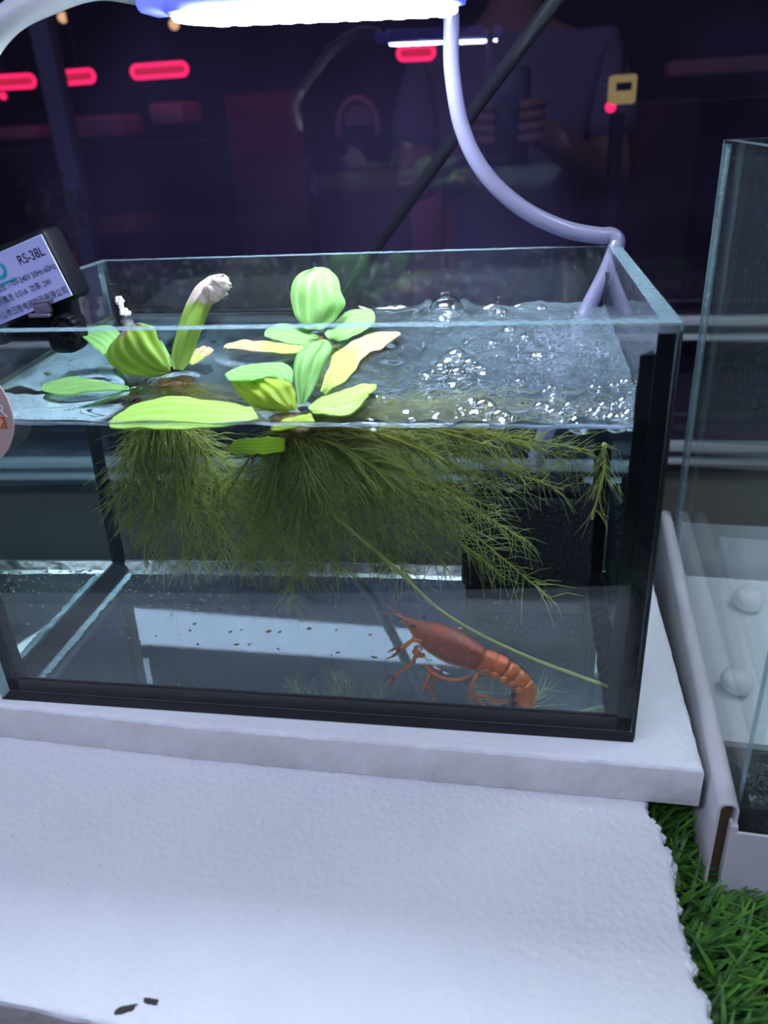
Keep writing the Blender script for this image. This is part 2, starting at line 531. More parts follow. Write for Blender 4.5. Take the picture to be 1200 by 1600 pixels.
class MB:
    def __init__(s):
        s.v, s.f, s.m, s.n = [], [], [], 0

    def add(s, vs, fs, mi=0):
        vs = np.asarray(vs, float).reshape(-1, 3)
        b = s.n
        s.v.append(vs)
        s.n += len(vs)
        for f in fs:
            s.f.append([i + b for i in f])
            s.m.append(mi)
        return b

    def box(s, x0, x1, y0, y1, z0, z1, mi=0, R=None, o=(0, 0, 0), fm=None):
        vs = np.array([[x, y, z] for z in (z0, z1) for y in (y0, y1) for x in (x0, x1)], float)
        if R is not None:
            vs = vs @ np.array(R).T
        vs = vs + np.array(o)
        fs = [(0, 2, 3, 1), (4, 5, 7, 6), (0, 1, 5, 4), (2, 6, 7, 3), (0, 4, 6, 2), (1, 3, 7, 5)]
        b = s.n
        s.v.append(vs)
        s.n += 8
        for k, f in enumerate(fs):
            s.f.append([i + b for i in f])
            s.m.append(fm[k] if fm else mi)      # order: bottom, top, front, back, left, right

    def rbox(s, c, size, r, seg=3, R=None, mi=0):
        """box with rounded edges"""
        bm = bmesh.new()
        bmesh.ops.create_cube(bm, size=1.0)
        for v in bm.verts:
            v.co = Vector((v.co.x * size[0], v.co.y * size[1], v.co.z * size[2]))
        bmesh.ops.bevel(bm, geom=bm.edges[:] + bm.verts[:], offset=r, segments=seg, profile=0.5, affect='EDGES', clamp_overlap=True)
        s.bm(bm, R, c, mi)

    def bm(s, bm, R=None, c=(0, 0, 0), mi=0):
        bm.verts.index_update()
        vs = np.array([v.co[:] for v in bm.verts])
        if R is not None:
            vs = vs @ np.array(R).T
        s.add(vs + np.array(c), [[v.index for v in f.verts] for f in bm.faces], mi)
        bm.free()

    def tube(s, pts, rad, k=8, mi=0, cap=True, flat=None):
        pts = np.asarray(pts, float)
        n = len(pts)
        rad = np.full(n, rad) if np.isscalar(rad) else np.asarray(rad, float)
        tg = np.gradient(pts, axis=0)
        tg /= np.linalg.norm(tg, axis=1)[:, None] + 1e-12
        ref = np.array([0, 0, 1.0]) if abs(tg[0][2]) < 0.9 else np.array([1.0, 0, 0])
        a = np.linspace(0, 2 * PI, k, endpoint=False)
        ca, sa = np.cos(a), np.sin(a)
        u = np.cross(tg[0], ref)
        u /= np.linalg.norm(u)
        rings = []
        for i in range(n):
            u = u - tg[i] * (u @ tg[i])
            u /= np.linalg.norm(u) + 1e-12
            wv = np.cross(tg[i], u)
            rings.append(pts[i] + rad[i] * (ca[:, None] * u + sa[:, None] * wv))
        fs = []
        for i in range(n - 1):
            for j in range(k):
                j2 = (j + 1) % k
                fs.append((i * k + j, i * k + j2, (i + 1) * k + j2, (i + 1) * k + j))
        if cap:
            fs.append(tuple(range(k))[::-1])
            fs.append(tuple(range((n - 1) * k, n * k)))
        s.add(np.concatenate(rings), fs, mi)

    def sphere(s, c, r, seg=12, ring=8, mi=0, sc=(1, 1, 1), R=None):
        bm = bmesh.new()
        bmesh.ops.create_uvsphere(bm, u_segments=seg, v_segments=ring, radius=1.0)
        for v in bm.verts:
            v.co = Vector((v.co.x * r * sc[0], v.co.y * r * sc[1], v.co.z * r * sc[2]))
        s.bm(bm, R, c, mi)

    def build(s, name, mats, parent=None, smooth=True, fix=True, attr=None, label=None):
        me = bpy.data.meshes.new(name)
        V = np.concatenate(s.v) if s.v else np.zeros((0, 3))
        o = np.array(ORG.get(parent.name, (0, 0, 0))) if parent else np.zeros(3)
        me.from_pydata((V - o).tolist(), [], s.f)
        if isinstance(mats, str):
            mats = [mats]
        for m in mats:
            me.materials.append(MATS[m])
        me.polygons.foreach_set('material_index', s.m)
        if fix:
            b = bmesh.new()
            b.from_mesh(me)
            bmesh.ops.recalc_face_normals(b, faces=b.faces)
            b.to_mesh(me)
            b.free()
        if attr:
            an, data = attr
            at = me.attributes.new(an, 'FLOAT_VECTOR', 'POINT')
            at.data.foreach_set('vector', np.asarray(data, np.float32).ravel())
        if smooth is True:
            me.polygons.foreach_set('use_smooth', [True] * len(me.polygons))
        elif smooth:
            me.shade_smooth() if hasattr(me, 'shade_smooth') else None
            me.set_sharp_from_angle(angle=smooth)
        me.update()
        ob = bpy.data.objects.new(name, me)
        COL.objects.link(ob)
        if parent:
            ob.parent = parent
            ORG[ob.name] = o
        if label:
            ob['label'] = label
        return ob


def thing(name, loc, label, cat, group=None):
    o = bpy.data.objects.new(name, None)
    o.empty_display_size = 0.02
    COL.objects.link(o)
    o.location = loc
    ORG[o.name] = tuple(loc)
    o['label'], o['category'] = label, cat
    if group:
        o['group'] = group
    return o


def tag(o, label, cat, group=None, kind=None):
    o['label'], o['category'] = label, cat
    if group:
        o['group'] = group
    if kind:
        o['kind'] = kind
    return o


def bez(p, n=40):
    """smooth curve through points"""
    p = np.asarray(p, float)
    P = np.vstack([2 * p[0] - p[1], p, 2 * p[-1] - p[-2]])
    out = []
    m = len(p) - 1
    for i in range(m):
        a, b, c, d = P[i:i + 4]
        k = max(2, n // m)
        for t in np.linspace(0, 1, k, endpoint=(i == m - 1)):
            out.append(0.5 * ((2 * b) + (-a + c) * t + (2 * a - 5 * b + 4 * c - d) * t * t + (-a + 3 * b - 3 * c + d) * t ** 3))
    return np.array(out)


def sstep(a, b, x):
    t = np.clip((x - a) / (b - a), 0, 1)
    return t * t * (3 - 2 * t)


def text_mesh(txt, size, align='LEFT'):
    c = bpy.data.curves.new('t', 'FONT')
    c.body = txt
    c.size = size
    c.align_x = align
    c.resolution_u = 3
    o = bpy.data.objects.new('t', c)
    COL.objects.link(o)
    dg = bpy.context.evaluated_depsgraph_get()
    dg.update()
    me = bpy.data.meshes.new_from_object(o.evaluated_get(dg))
    vs = np.array([v.co[:] for v in me.vertices]) if len(me.vertices) else np.zeros((0, 3))
    fs = [list(p.vertices) for p in me.polygons]
    bpy.data.objects.remove(o)
    bpy.data.curves.remove(c)
    bpy.data.meshes.remove(me)
    return vs, fs


# ------------------------------------------------------------------ setting: table, grass mat, dark glass partition, dim room beyond
W, D, H, G = 0.3, 0.1834, 0.1806, 0.0065
b = MB()
b.box(-1.4, 1.6, -0.75, 0.75, -0.085, -0.058)
tag(b.build('display_table', 'table', smooth=False), 'dark display table beneath the green grass mat', 'table')
b = MB()
b.box(-3, 4, -4.5, 5, -0.99, -0.95)
o = b.build('floor', 'room_floor', smooth=False)
o['kind'] = 'structure'
b = MB()
b.box(-3, 4, 4.0, 4.1, -0.95, 2.6)
o = b.build('wall_back', 'dark_wall', smooth=False)
o['kind'] = 'structure'
b = MB()
th = math.radians(3.4)
pz0, pz1 = -0.058, 0.95
py = lambda z: 0.42 + (0.15 - z) * math.tan(th)
b.add([[-1.1, py(pz0), pz0], [1.5, py(pz0), pz0], [1.5, py(pz1), pz1], [-1.1, py(pz1), pz1]], [(0, 1, 2, 3)])
o = b.build('window_1', 'panel_glass', smooth=False, fix=False)
o['kind'] = 'structure'
o['label'] = 'tall dark glass partition behind the tanks'

# grass mat: base + blades
gm = MB()
gm.box(-0.9, 0.9, -0.55, 0.235, -0.058, -0.053)
gb = []


def blade(x, y, L_, az, lean, w_, z=-0.054):
    d = np.array([math.cos(az), math.sin(az), 0])
    sd = np.array([-d[1], d[0], 0])
    h = L_ * math.cos(lean)
    r = L_ * math.sin(lean)
    p0 = np.array([x, y, z])
    p1 = p0 + d * r * 0.45 + np.array([0, 0, h * 0.62])
    p2 = p0 + d * r + np.array([0, 0, h])
    b0 = gm.n
    gm.v.append(np.array([p0 - sd * w_, p0 + sd * w_, p1 - sd * w_ * .9, p1 + sd * w_ * .9, p2 - sd * w_ * .35, p2 + sd * w_ * .35]))
    gm.n += 6
    gm.f += [[b0, b0 + 1, b0 + 3, b0 + 2], [b0 + 2, b0 + 3, b0 + 5, b0 + 4]]
    gm.m += [1, 1]


for i in range(6500):
    x, y = random.uniform(0.300, 0.50), random.uniform(-0.22, 0.02)
    if y > -0.033 and x > 0.325 + 0.066 * (y + .031):
        continue
    if x < np.interp(y, [-0.155, -0.104, -0.0757, -0.037, -0.0138, 0.0], [0.322, 0.3140, 0.3102, 0.3122, 0.3060, 0.302]) + .001:
        continue
    blade(x, y, random.uniform(0.016, 0.030), random.gauss(0.25, 0.6) + (PI if random.random() < .2 else 0), random.uniform(0.85, 1.35), random.uniform(0.0007, 0.0012))
tag(gm.build('artificial_grass', ['mat_base', 'blade'], smooth=False, fix=False), 'green plastic grass mat covering the table', 'grass', kind='stuff')


# ------------------------------------------------------------------ foam boards
def foam_board(name, outline, z0, z1, label, bead_side=None, mats=('foam', 'foam_side'), wav=0.0006):
    """outline: counter-clockwise polygon; top is a triangulated fine grid with soft rims"""
    P = np.array(outline, float)
    # resample
    pts = []
    for i in range(len(P)):
        a, c = P[i], P[(i + 1) % len(P)]
        n = max(1, int(np.linalg.norm(c - a) / 0.004))
        for k in range(n):
            pts.append(a + (c - a) * k / n)
    pts = np.array(pts)
    n = len(pts)
    cen = pts.mean(0)
    nx = np.roll(pts, -1, 0) - np.roll(pts, 1, 0)
    nx /= np.linalg.norm(nx, axis=1)[:, None] + 1e-9
    inn = np.stack([-nx[:, 1], nx[:, 0]], 1)
    m = MB()
    jit = np.array([noise.noise(Vector((p[0] * 160, p[1] * 160, z1 * 50))) for p in pts]) * 0.0007
    rings = []
    for (ins, z) in ((0.0006, z0), (0, z0 + 0.001), (0, z1 - 0.0022), (0.0007, z1 - 0.0007), (0.0022, z1)):
        q = pts + inn * (ins + jit[:, None] * (0.4 if ins else 1.0))
        rings.append(np.c_[q, np.full(n, z) + (jit * 0.4 if z > z0 + .002 else 0)])
    fs = []
    for r in range(4):
        for i in range(n):
            j = (i + 1) % n
            fs.append((r * n + i, r * n + j, (r + 1) * n + j, (r + 1) * n + i))
    b0 = m.add(np.concatenate(rings), fs, 1)
    for k in range(len(m.m)):
        if k >= 2 * n:
            m.m[k] = 0
    m.f.append([b0 + i for i in range(n)][::-1])
    m.m.append(1)
    m.f.append([b0 + 4 * n + i for i in range(n)])
    m.m.append(0)
    return m


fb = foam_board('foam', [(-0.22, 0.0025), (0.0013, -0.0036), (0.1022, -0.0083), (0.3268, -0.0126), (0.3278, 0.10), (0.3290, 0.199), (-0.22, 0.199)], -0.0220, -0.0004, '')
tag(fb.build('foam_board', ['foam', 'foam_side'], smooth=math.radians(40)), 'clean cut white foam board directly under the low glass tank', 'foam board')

# lower board with a torn, beady right edge
edge = []
ys = np.linspace(-0.155, 0.03, 60)
for y in ys:
    base = np.interp(y, [-0.155, -0.104, -0.0757, -0.037, -0.0138, 0.03], [0.322, 0.3140, 0.3102, 0.3122, 0.3060, 0.300])
    edge.append((base + 0.0026 * noise.noise(Vector((y * 140, 3, 1))) + 0.0012 * noise.noise(Vector((y * 600, 8, 1))), y))
lb = foam_board('foam', [(-0.30, -0.100), (0.0746, -0.1265), (0.116, -0.1293), (0.322, -0.155)] + edge[1:] + [(-0.30, 0.03)], -0.0520, -0.0222, '')
# torn rim: expanded beads clinging to the broken edge
for i in range(420):
    t = random.random()
    k = random.randrange(2, len(edge) - 1)
    x, y = edge[k]
    r = random.uniform(0.0012, 0.0030)
    bm = bmesh.new()
    bmesh.ops.create_icosphere(bm, subdivisions=1, radius=r)
    z = random.uniform(-0.048, -0.0238)
    lb.bm(bm, None, (x - random.uniform(0.0, 0.0022), y + random.uniform(-.0015, .0015), z), 0)
# beads and rubbed ridges on the face
for i in range(260):
    x, y = random.uniform(-0.15, 0.30), random.uniform(-0.12, -0.01)
    r = random.uniform(0.0006, 0.0013)
    bm = bmesh.new()
    bmesh.ops.create_icosphere(bm, subdivisions=1, radius=r)
    for v in bm.verts:
        v.co.z *= 0.3
        v.co.x *= random.uniform(1, 1.6)
    lb.bm(bm, None, (x, y, -0.0222), 0)
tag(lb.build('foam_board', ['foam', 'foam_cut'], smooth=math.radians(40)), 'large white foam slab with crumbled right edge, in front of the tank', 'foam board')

for (u, v, s, lab) in ((200, 1578, 0.0024, 'dark curved dirt crumb near the front edge of the foam slab'), (237, 1566, 0.0020, 'dark blotchy dirt crumb near the front edge of the foam slab'), (836, 1490, 0.0011, 'tiny white curl lying on the foam slab')):
    p = onz(u, v, -0.0222)
    m = MB()
    bm = bmesh.new()
    bmesh.ops.create_icosphere(bm, subdivisions=3, radius=s)
    for q in bm.verts:
        k = 1 + 0.9 * noise.noise(q.co * (520 if s > .0015 else 900))
        q.co = Vector((q.co.x * 1.5 * k, q.co.y * 0.55 * k + q.co.x * (0.55 if u < 210 else -.2), q.co.z * 0.22))
    m.bm(bm, None, p, 0)
    tag(m.build('dirt_crumb', 'dirt_dark' if s > .0015 else 'pebble_white'), lab, 'crumb')

# ------------------------------------------------------------------ low glass tank
tank = thing('glass_tank', (W / 2, D / 2, 0), 'low rimless glass tank with black silicone seams holding the orange crayfish', 'aquarium')
E2 = ['tank_glass', 'glass_edge', 'silicone']
E3 = ['side_glass', 'glass_edge', 'silicone']


def pane(name, x0, x1, y0, y1, z0, z1, thin, mats, parent, lab=None):
    m = MB()
    # faces order: bottom, top, front, back, left, right ; the two large faces are clear, the rest polished edge
    big = {'y': (2, 3), 'x': (4, 5), 'z': (0, 1)}[thin]
    fm = [0 if k in big else 1 for k in range(6)]
    if thin == 'x':
        fm[2] = fm[3] = 0
    if thin == 'y':
        fm[0] = 2          # foot painted black, standing in for the seam's dark reflection in the glass
    m.box(x0, x1, y0, y1, z0, z1, fm=fm)
    return m.build(name, mats, parent, smooth=False, label=lab)


pane('front_pane', 0, W, 0, G, 0.0, H, 'y', E2, tank)
pane('back_pane', 0, W, D - G, D, 0.0, H, 'y', ['back_glass', 'glass_edge', 'silicone'], tank)
pane('side_pane', 0, G, G, D - G, 0.0, H, 'x', E3, tank)
pane('side_pane', W - G, W, G, D - G, 0.0, H, 'x', E3, tank)
m = MB()
m.box(G, W - G, G, D - G, 0.0006, G, fm=[0] * 6)
m.build('bottom_pane', 'bottom_glass', tank, smooth=False, label='dusty glass bottom mirroring the roots')


def seam(pts, k, lab=None, mats='silicone', wob=0.0004):
    """fillet: prism swept along the corner; pts = list of (section polygon)"""
    m = MB()
    n = len(pts[0])
    V = []
    for q in pts:
        V += [np.array(c) for c in q]
    fs = []
    for i in range(len(pts) - 1):
        for j in range(n):
            j2 = (j + 1) % n
            fs.append((i * n + j, i * n + j2, (i + 1) * n + j2, (i + 1) * n + j))
    fs.append(tuple(range(n)))
    fs.append(tuple(range((len(pts) - 1) * n, len(pts) * n)))
    m.add(V, fs)
    return m.build('silicone_seam', mats, tank, smooth=False, label=lab)


def wob(s, a=0.0006):
    return a * noise.noise(Vector((s * 160, a * 1000, 2.0)))


e = 0.0003
for sx, x in ((1, G + e), (-1, W - G - e)):          # upright fillets, front then back
    for sy, y in ((1, G + e), (-1, D - G - e)):
        a = 0.0050 if sy == 1 else 0.0042
        seam([[(x, y, z), (x + sx * (a + wob(z + x)), y, z), (x, y + sy * (a + wob(z + y)), z)] for z in np.linspace(G, 0.168, 24)], 0)
for sx, x in ((1, G + e), (-1, W - G - e)):          # fillets along the bottom of both sides
    a = 0.0048 if sx == -1 else 0.0080
    seam([[(x, y, G), (x + sx * (a + wob(y + x, .0012)), y, G + .0002), (x, y, G + a * .8 + wob(y))] for y in np.linspace(G + e, D - G - e, 30)], 0)
seam([[(x, D - G - e, G), (x, D - G - e - .0045 - wob(x), G), (x, D - G - e, G + .0045 + wob(x + 3))] for x in np.linspace(G + e, W - G - e, 40)], 0)
seam([[(x, G + e, G), (x, G + e + .003, G), (x, G + e, G + .003)] for x in np.linspace(G + e, W - G - e, 10)], 0)
# black silicone sandwiched behind the front pane's ends and foot, against the panes' edges
m = MB()
m.box(W - G - .0002, W - .0006, G - .0006, G + .0001, 0.001, H - .005)
m.build('silicone_seam', 'silicone', tank, smooth=False)
m = MB()
m.box(.0006, G + .0002, G - .0006, G + .0001, 0.001, H - .005)
m.build('silicone_seam', 'silicone', tank, smooth=False)
m = MB()
m.box(.0006, W - .0006, G - .0006, G + .0001, 0.0008, G + .0016)
m.build('silicone_seam', 'silicone', tank, smooth=False)
m = MB()
m.box(.0006, W - .0006, D - G - .0001, D - G + .0006, 0.0008, G + .0012)
m.build('silicone_seam', 'silicone', tank, smooth=False)
m = MB()
m.box(W - .0002, W + .0004, .0005, G + .002, 0.001, H - .003)
m.build('silicone_seam', 'silicone', tank, smooth=False)
# smear of clear sealant beside the left bottom seam
seam([[(G + .0080, y, G + .0001), (G + .0125 + wob(y * 2, .0014), y, G + .0001), (G + .0100, y, G + .0011)] for y in np.linspace(G + .006, D - G - .012, 60)], 0, 'clear rough sealant smear', 'clear_silicone')
# torn blob of old sealant in the back left corner
m = MB()
for p, r in (((G + .0055, D - G - .004, .1585), .0022), ((G + .006, D - G - .004, .1545), .0016), ((G + .007, D - G - .004, .1515), .0020), ((G + .0095, D - G - .0035, .1510), .0013)):
    bm = bmesh.new()
    bmesh.ops.create_icosphere(bm, subdivisions=3, radius=r * 1.15)
    for q in bm.verts:
        q.co *= 1 + 0.7 * noise.noise(q.co * 700 + Vector((r * 9000, 0, 0)))
        q.co.y *= .6
    m.bm(bm, None, p)
m.build('sealant_blob', 'cray_pale', tank, label='pale torn blob of old sealant')

# ------------------------------------------------------------------ bubbles (needed by the water's surface shape)
BUB = [(702, 472, 26), (690, 578, 13), (712, 560, 17), (735, 572, 14), (716, 587, 15), (752, 580, 10), (757, 640, 19), (782, 655, 17), (738, 632, 12), (722, 645, 10),
       (582, 664, 13), (644, 660, 9), (846, 640, 14), (868, 652, 17), (892, 640, 14), (905, 664, 18), (928, 648, 13), (948, 640, 16), (962, 660, 19), (990, 655, 21), (978, 632, 15), (1000, 634, 11),
       (795, 520, 12), (782, 492, 12), (812, 600, 9), (862, 610, 9), (930, 610, 12), (960, 606, 10), (985, 600, 9), (672, 625, 7), (600, 625, 6), (665, 590, 8), (838, 560, 11), (845, 478, 9), (770, 540, 10), (820, 530, 9), (690, 500, 8)]
bubs = []
for (u, v, rp) in BUB:
    p = onwater(u, v)
    p[0] = min(max(p[0], G + .002), W - G - .003)
    p[1] = min(max(p[1], G + .004), D - G - .004)
    r = rp / FPX * np.linalg.norm(p - CAM) * 0.92
    bubs.append((p, r * 1.1))
FL = [(130, 605, 55, 9), (275, 590, 34, 18), (460, 640, 45, 18), (500, 525, 40, 14), (270, 650, 80, 14), (540, 640, 50, 14), (415, 545, 50, 8), (570, 560, 50, 20)]
fls = []
for (u, v, rp, _) in FL:
    p = onwater(u, v)
    fls.append((p, rp / FPX * np.linalg.norm(p - CAM)))

# ------------------------------------------------------------------ water
nx, ny = 300, 190
wx = np.linspace(G + .0002, W - G - .0002, nx)
wyy = np.linspace(G + .0002, D - G - .0002, ny)
X, Y = np.meshgrid(wx, wyy, indexing='ij')
Z = water_z(Y)
act = sstep(0.135, 0.20, X + 0.25 * (Y - 0.09)) * 0.95 + 0.05
rip = np.zeros_like(X)
for k in range(46):
    lam = rng.uniform(0.006, 0.022)
    an = rng.uniform(0, 2 * PI)
    rip += (lam / 0.02) ** 1.3 * 0.00021 * np.sin(2 * PI / lam * (X * math.cos(an) + Y * math.sin(an)) + rng.uniform(0, 6.3) + 2.0 * np.sin(X * 60 + k) + 2.0 * np.sin(Y * 70 - k))
for (cx, cy, a) in ((0.270, 0.145, .0008), (0.262, 0.11, .0006), (0.21, 0.07, .0004), (0.28, 0.03, .0005)):
    r = np.hypot(X - cx, Y - cy)
    rip += a * np.cos(2 * PI * r / 0.0085) * np.exp(-r / 0.022)
Z = Z + rip * act
# boil of air where the bubbles rise
r = np.hypot(X - 0.268, Y - 0.125)
boil = np.exp(-(r / 0.022) ** 2)
Z += boil * (0.0016 + 0.0005 * np.sin(X * 900 + 3 * np.sin(Y * 500)) * np.sin(Y * 820 + 2 * np.sin(X * 640)))
for p, r0 in bubs:
    r = np.hypot(X - p[0], Y - p[1])
    Z += 0.28 * r0 * np.exp(-((r - r0) / (0.45 * r0)) ** 2) * (r > r0 * .6)
for p, r0 in fls:
    r = np.hypot(X - p[0], (Y - p[1]) * 1.0)
    Z -= 0.0011 * np.exp(-((r - r0 * 1.1) / (0.4 * r0)) ** 2)
dw = np.minimum(np.minimum(X - G, W - G - X), np.minimum(Y - G, D - G - Y))
Z += 0.0032 * np.exp(-dw / 0.0020)
wm = MB()
V = np.stack([X, Y, Z], -1).reshape(-1, 3)
idx = np.arange(nx * ny).reshape(nx, ny)
fs = [(idx[i, j], idx[i + 1, j], idx[i + 1, j + 1], idx[i, j + 1]) for i in range(nx - 1) for j in range(ny - 1)]
wm.add(V, fs, 1)
per = [idx[i, 0] for i in range(nx)] + [idx[nx - 1, j] for j in range(1, ny)] + [idx[i, ny - 1] for i in range(nx - 2, -1, -1)] + [idx[0, j] for j in range(ny - 2, 0, -1)]
BV = V[per].copy()
BV[:, 2] = 0.0030
b0 = wm.n
wm.v.append(BV)
wm.n += len(BV)
k = len(per)
for i in range(k):
    j = (i + 1) % k
    wm.f.append([int(per[i]), b0 + i, b0 + j, int(per[j])])
    wm.m.append(0)
wm.f.append([b0 + i for i in range(k)])
wm.m.append(0)
wo = wm.build('tank_water', ['water_side', 'water_top'], None, smooth=False)
me = wo.data
sm = [p.material_index == 1 for p in me.polygons]
me.polygons.foreach_set('use_smooth', sm)
me.set_sharp_from_angle(angle=math.radians(50))
tag(wo, 'clear rippling water filling the low glass tank', 'water')
wo['kind'] = 'stuff'

ORD = ['first', 'second', 'third', 'fourth', 'fifth', 'sixth', 'seventh', 'eighth', 'ninth', 'tenth', 'eleventh', 'twelfth', 'thirteenth', 'fourteenth']


def cluster(u, v):
    if u < 680:
        return 'bubble among the sparse ones right of the front lettuce'
    if v < 535:
        return 'bubble among the loose ones near the back pane'
    if u < 760 and v < 600:
        return 'bubble in the tight cluster right of the rotten leaf'
    if u < 800 and v >= 620:
        return 'bubble in the front cluster over the dark filter'
    if u < 935 and v >= 620:
        return 'bubble in the row between front cluster and right corner'
    if v >= 620:
        return 'bubble in the heap of the front right corner'
    return 'bubble in the froth beside the sunken hose'


groups = {}
for i, (u, v, rp) in enumerate(BUB):
    groups.setdefault(cluster(u, v), []).append((u, i))
for i, (p, r) in enumerate(bubs):
    m = MB()
    m.sphere((p[0], p[1], water_z(p[1]) + r * 0.12), r, 20, 12, 0, (1, 1, 0.82))
    o = m.build('air_bubble', 'bubble_film')
    g = cluster(*BUB[i][:2])
    k = [q[1] for q in sorted(groups[g])].index(i)
    tag(o, 'largest lone bubble of all, floating at the back pane' if i == 0 else '%s %s, from left' % (ORD[k], g), 'bubble', 'air bubbles on the water')
# fine froth where the hose blows air
fm = MB()
for i in range(900):
    if i < 760:
        x, y = rng.normal(.272, .012), rng.normal(.120, .026)
        z = water_z(y) + rng.uniform(-.010, .0012)
    else:
        x, y = rng.normal(.245, .030), rng.normal(.085, .050)
        z = water_z(y) + rng.uniform(-.002, .0010)
    if not (G + .003 < x < W - G - .003 and G + .003 < y < D - G - .003):
        continue
    bm = bmesh.new()
    bmesh.ops.create_icosphere(bm, subdivisions=1, radius=rng.uniform(.0003, .0009))
    fm.bm(bm, None, (x, y, z), 0)
tag(fm.build('froth', 'froth_film'), 'whitish froth of tiny bubbles around the sunken air hose', 'froth', kind='stuff')

# tiny bubbles along the front water line, pale colour painting the lit meniscus
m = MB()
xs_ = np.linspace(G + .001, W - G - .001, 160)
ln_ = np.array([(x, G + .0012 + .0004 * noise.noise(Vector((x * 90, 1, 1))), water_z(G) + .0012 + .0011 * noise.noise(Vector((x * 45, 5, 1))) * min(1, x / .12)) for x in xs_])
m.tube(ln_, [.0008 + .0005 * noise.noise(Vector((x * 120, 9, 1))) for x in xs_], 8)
tag(m.build('bubble_glint_line', 'froth_film'), 'pale line of tiny bubbles and painted meniscus light along the front water line of the tank', 'film', kind='stuff')

# ------------------------------------------------------------------ black box filter and air hose
flt = thing('box_filter', (0.254, 0.158, G), 'black sponge box filter standing underwater at the back right', 'filter')
fx0, fx1, fy0, fy1 = 0.2195, 0.2885, 0.1400, 0.1735
m = MB()
m.rbox(((fx0 + fx1) / 2, (fy0 + fy1) / 2, 0.0400), (fx1 - fx0, fy1 - fy0, 0.0530), 0.003)
m.build('sponge_body', 'black_sponge', flt)
m = MB()
m.rbox(((fx0 + fx1) / 2, (fy0 + fy1) / 2, 0.0105), (fx1 - fx0 - .004, fy1 - fy0, 0.0078), 0.0016)
m.build('base', 'black_plastic', flt)
m = MB()
m.rbox(((fx0 + fx1) / 2 + .001, (fy0 + fy1) / 2, 0.0685), (fx1 - fx0 - .012, fy1 - fy0 - .006, 0.006), 0.002)
m.build('lid', 'black_plastic', flt)
m = MB()
m.tube([(0.2540, 0.155, 0.070), (0.2555, 0.155, 0.078)], [.0052, .0046], 14)
m.build('nozzle', 'black_plastic', flt)

hp = [(0.2110, 0.150, 0.345), (0.2116, 0.150, 0.310), ony(705, 25, .150), ony(706, 110, .153), ony(722, 200, .158), ony(757, 270, .163), ony(815, 325, .170), ony(880, 357, .176), ony(935, 368, .1795)]
hp2 = [ony(952, 368, .181), ony(963, 375, .1805), ony(961, 390, .179), ony(945, 430, .1775)]
hb = bez(hp + hp2 + [ony(915, 490, .1745), (0.2790, 0.1655, 0.132), (0.2630, 0.1575, 0.100), (0.2556, 0.155, 0.0755)], 150)
m = MB()
m.tube(hb, np.interp(np.linspace(0, 1, len(hb)), [0, .15, .45, 1], [.0036, .0037, .0044, .0044]), 14)
tag(m.build('air_hose', 'hose'), 'milky white air hose curving down over the back right corner into the water', 'hose')

m = MB()
m.tube(bez([(0.560, 0.02, 0.62), (0.400, 0.11, 0.45), ony(868, 0, .2), ony(735, 180, .26), ony(590, 385, .35), ony(540, 452, .37), ony(470, 560, .385), ony(440, 640, .39)], 40), 0.0041, 12)
tag(m.build('black_cable', 'cable_black'), 'stiff black cable running diagonally behind the tank', 'cable')

# ------------------------------------------------------------------ clip lamp: bar over the tank, white arm, labelled clamp box on the left pane
lamp = thing('clip_lamp', (0.004, 0.08, 0.18), 'clip-on white LED lamp with labelled black clamp on the left pane', 'lamp')
tilt = Matrix.Rotation(math.radians(1.7), 3, 'Y') @ Matrix.Rotation(math.radians(2.2), 3, 'X')
lc = np.array([0.1605, 0.102, 0.2865])


def lampbar(dx, dy, r, z0, z1, mi, m, n=9):
    """bar with round ends in plan"""
    ring = []
    for cxs, cys, a0 in ((dx - r, dy - r, 0), (-dx + r, dy - r, PI / 2), (-dx + r, -dy + r, PI), (dx - r, -dy + r, 1.5 * PI)):
        for k in range(n):
            a = a0 + k / (n - 1) * PI / 2
            ring.append((cxs + r * math.cos(a), cys + r * math.sin(a)))
    K = len(ring)
    prof = [(0.94, z0), (1.0, z0 + (z1 - z0) * .3), (1.0, z1 - (z1 - z0) * .25), (0.93, z1)]
    V = []
    for s_, z in prof:
        for x, y in ring:
            V.append((x * (1 - (1 - s_) * .2), y * s_, z))
    fs = []
    for q in range(3):
        for i in range(K):
            j = (i + 1) % K
            fs.append((q * K + i, q * K + j, (q + 1) * K + j, (q + 1) * K + i))
    fs.append(tuple(range(K))[::-1])
    fs.append(tuple(range(3 * K, 4 * K)))
    m.add(np.array(V) @ np.array(tilt).T + lc, fs, mi)


m = MB()
lampbar(0.0625, 0.0262, 0.021, 0.0016, 0.0140, 0, m)
m.build('housing', 'lamp_white', lamp)
m = MB()
lampbar(0.0585, 0.0250, 0.019, -0.0014, 0.0018, 0, m)
m.build('diffuser', 'led_strip', lamp, smooth=False, label='glowing white diffuser strip')
for i in range(11):
    x = -0.048 + i * 0.0098
    m = MB()
    m.box(x, x + .005, 0.011, 0.018, -0.0020, -0.0011, 0, tilt, lc)
    m.build('led', 'led_chip', lamp, smooth=False)
m = MB()
m.rbox(lc + np.array([-0.067, 0.0, 0.009]), (0.014, 0.020, 0.010), 0.003)
m.build('arm_joint', 'lamp_white', lamp)
arm = bez([(-0.0165, 0.082, 0.205), (-0.020, 0.080, 0.235), ony(-42, 110, .078), ony(8, 35, .078), ony(75, -2, .085), ony(150, -24, .094), ony(235, -12, .102)], 48)
m = MB()
m.tube(arm, 0.0056, 16)
m.build('arm', 'arm_white', lamp)
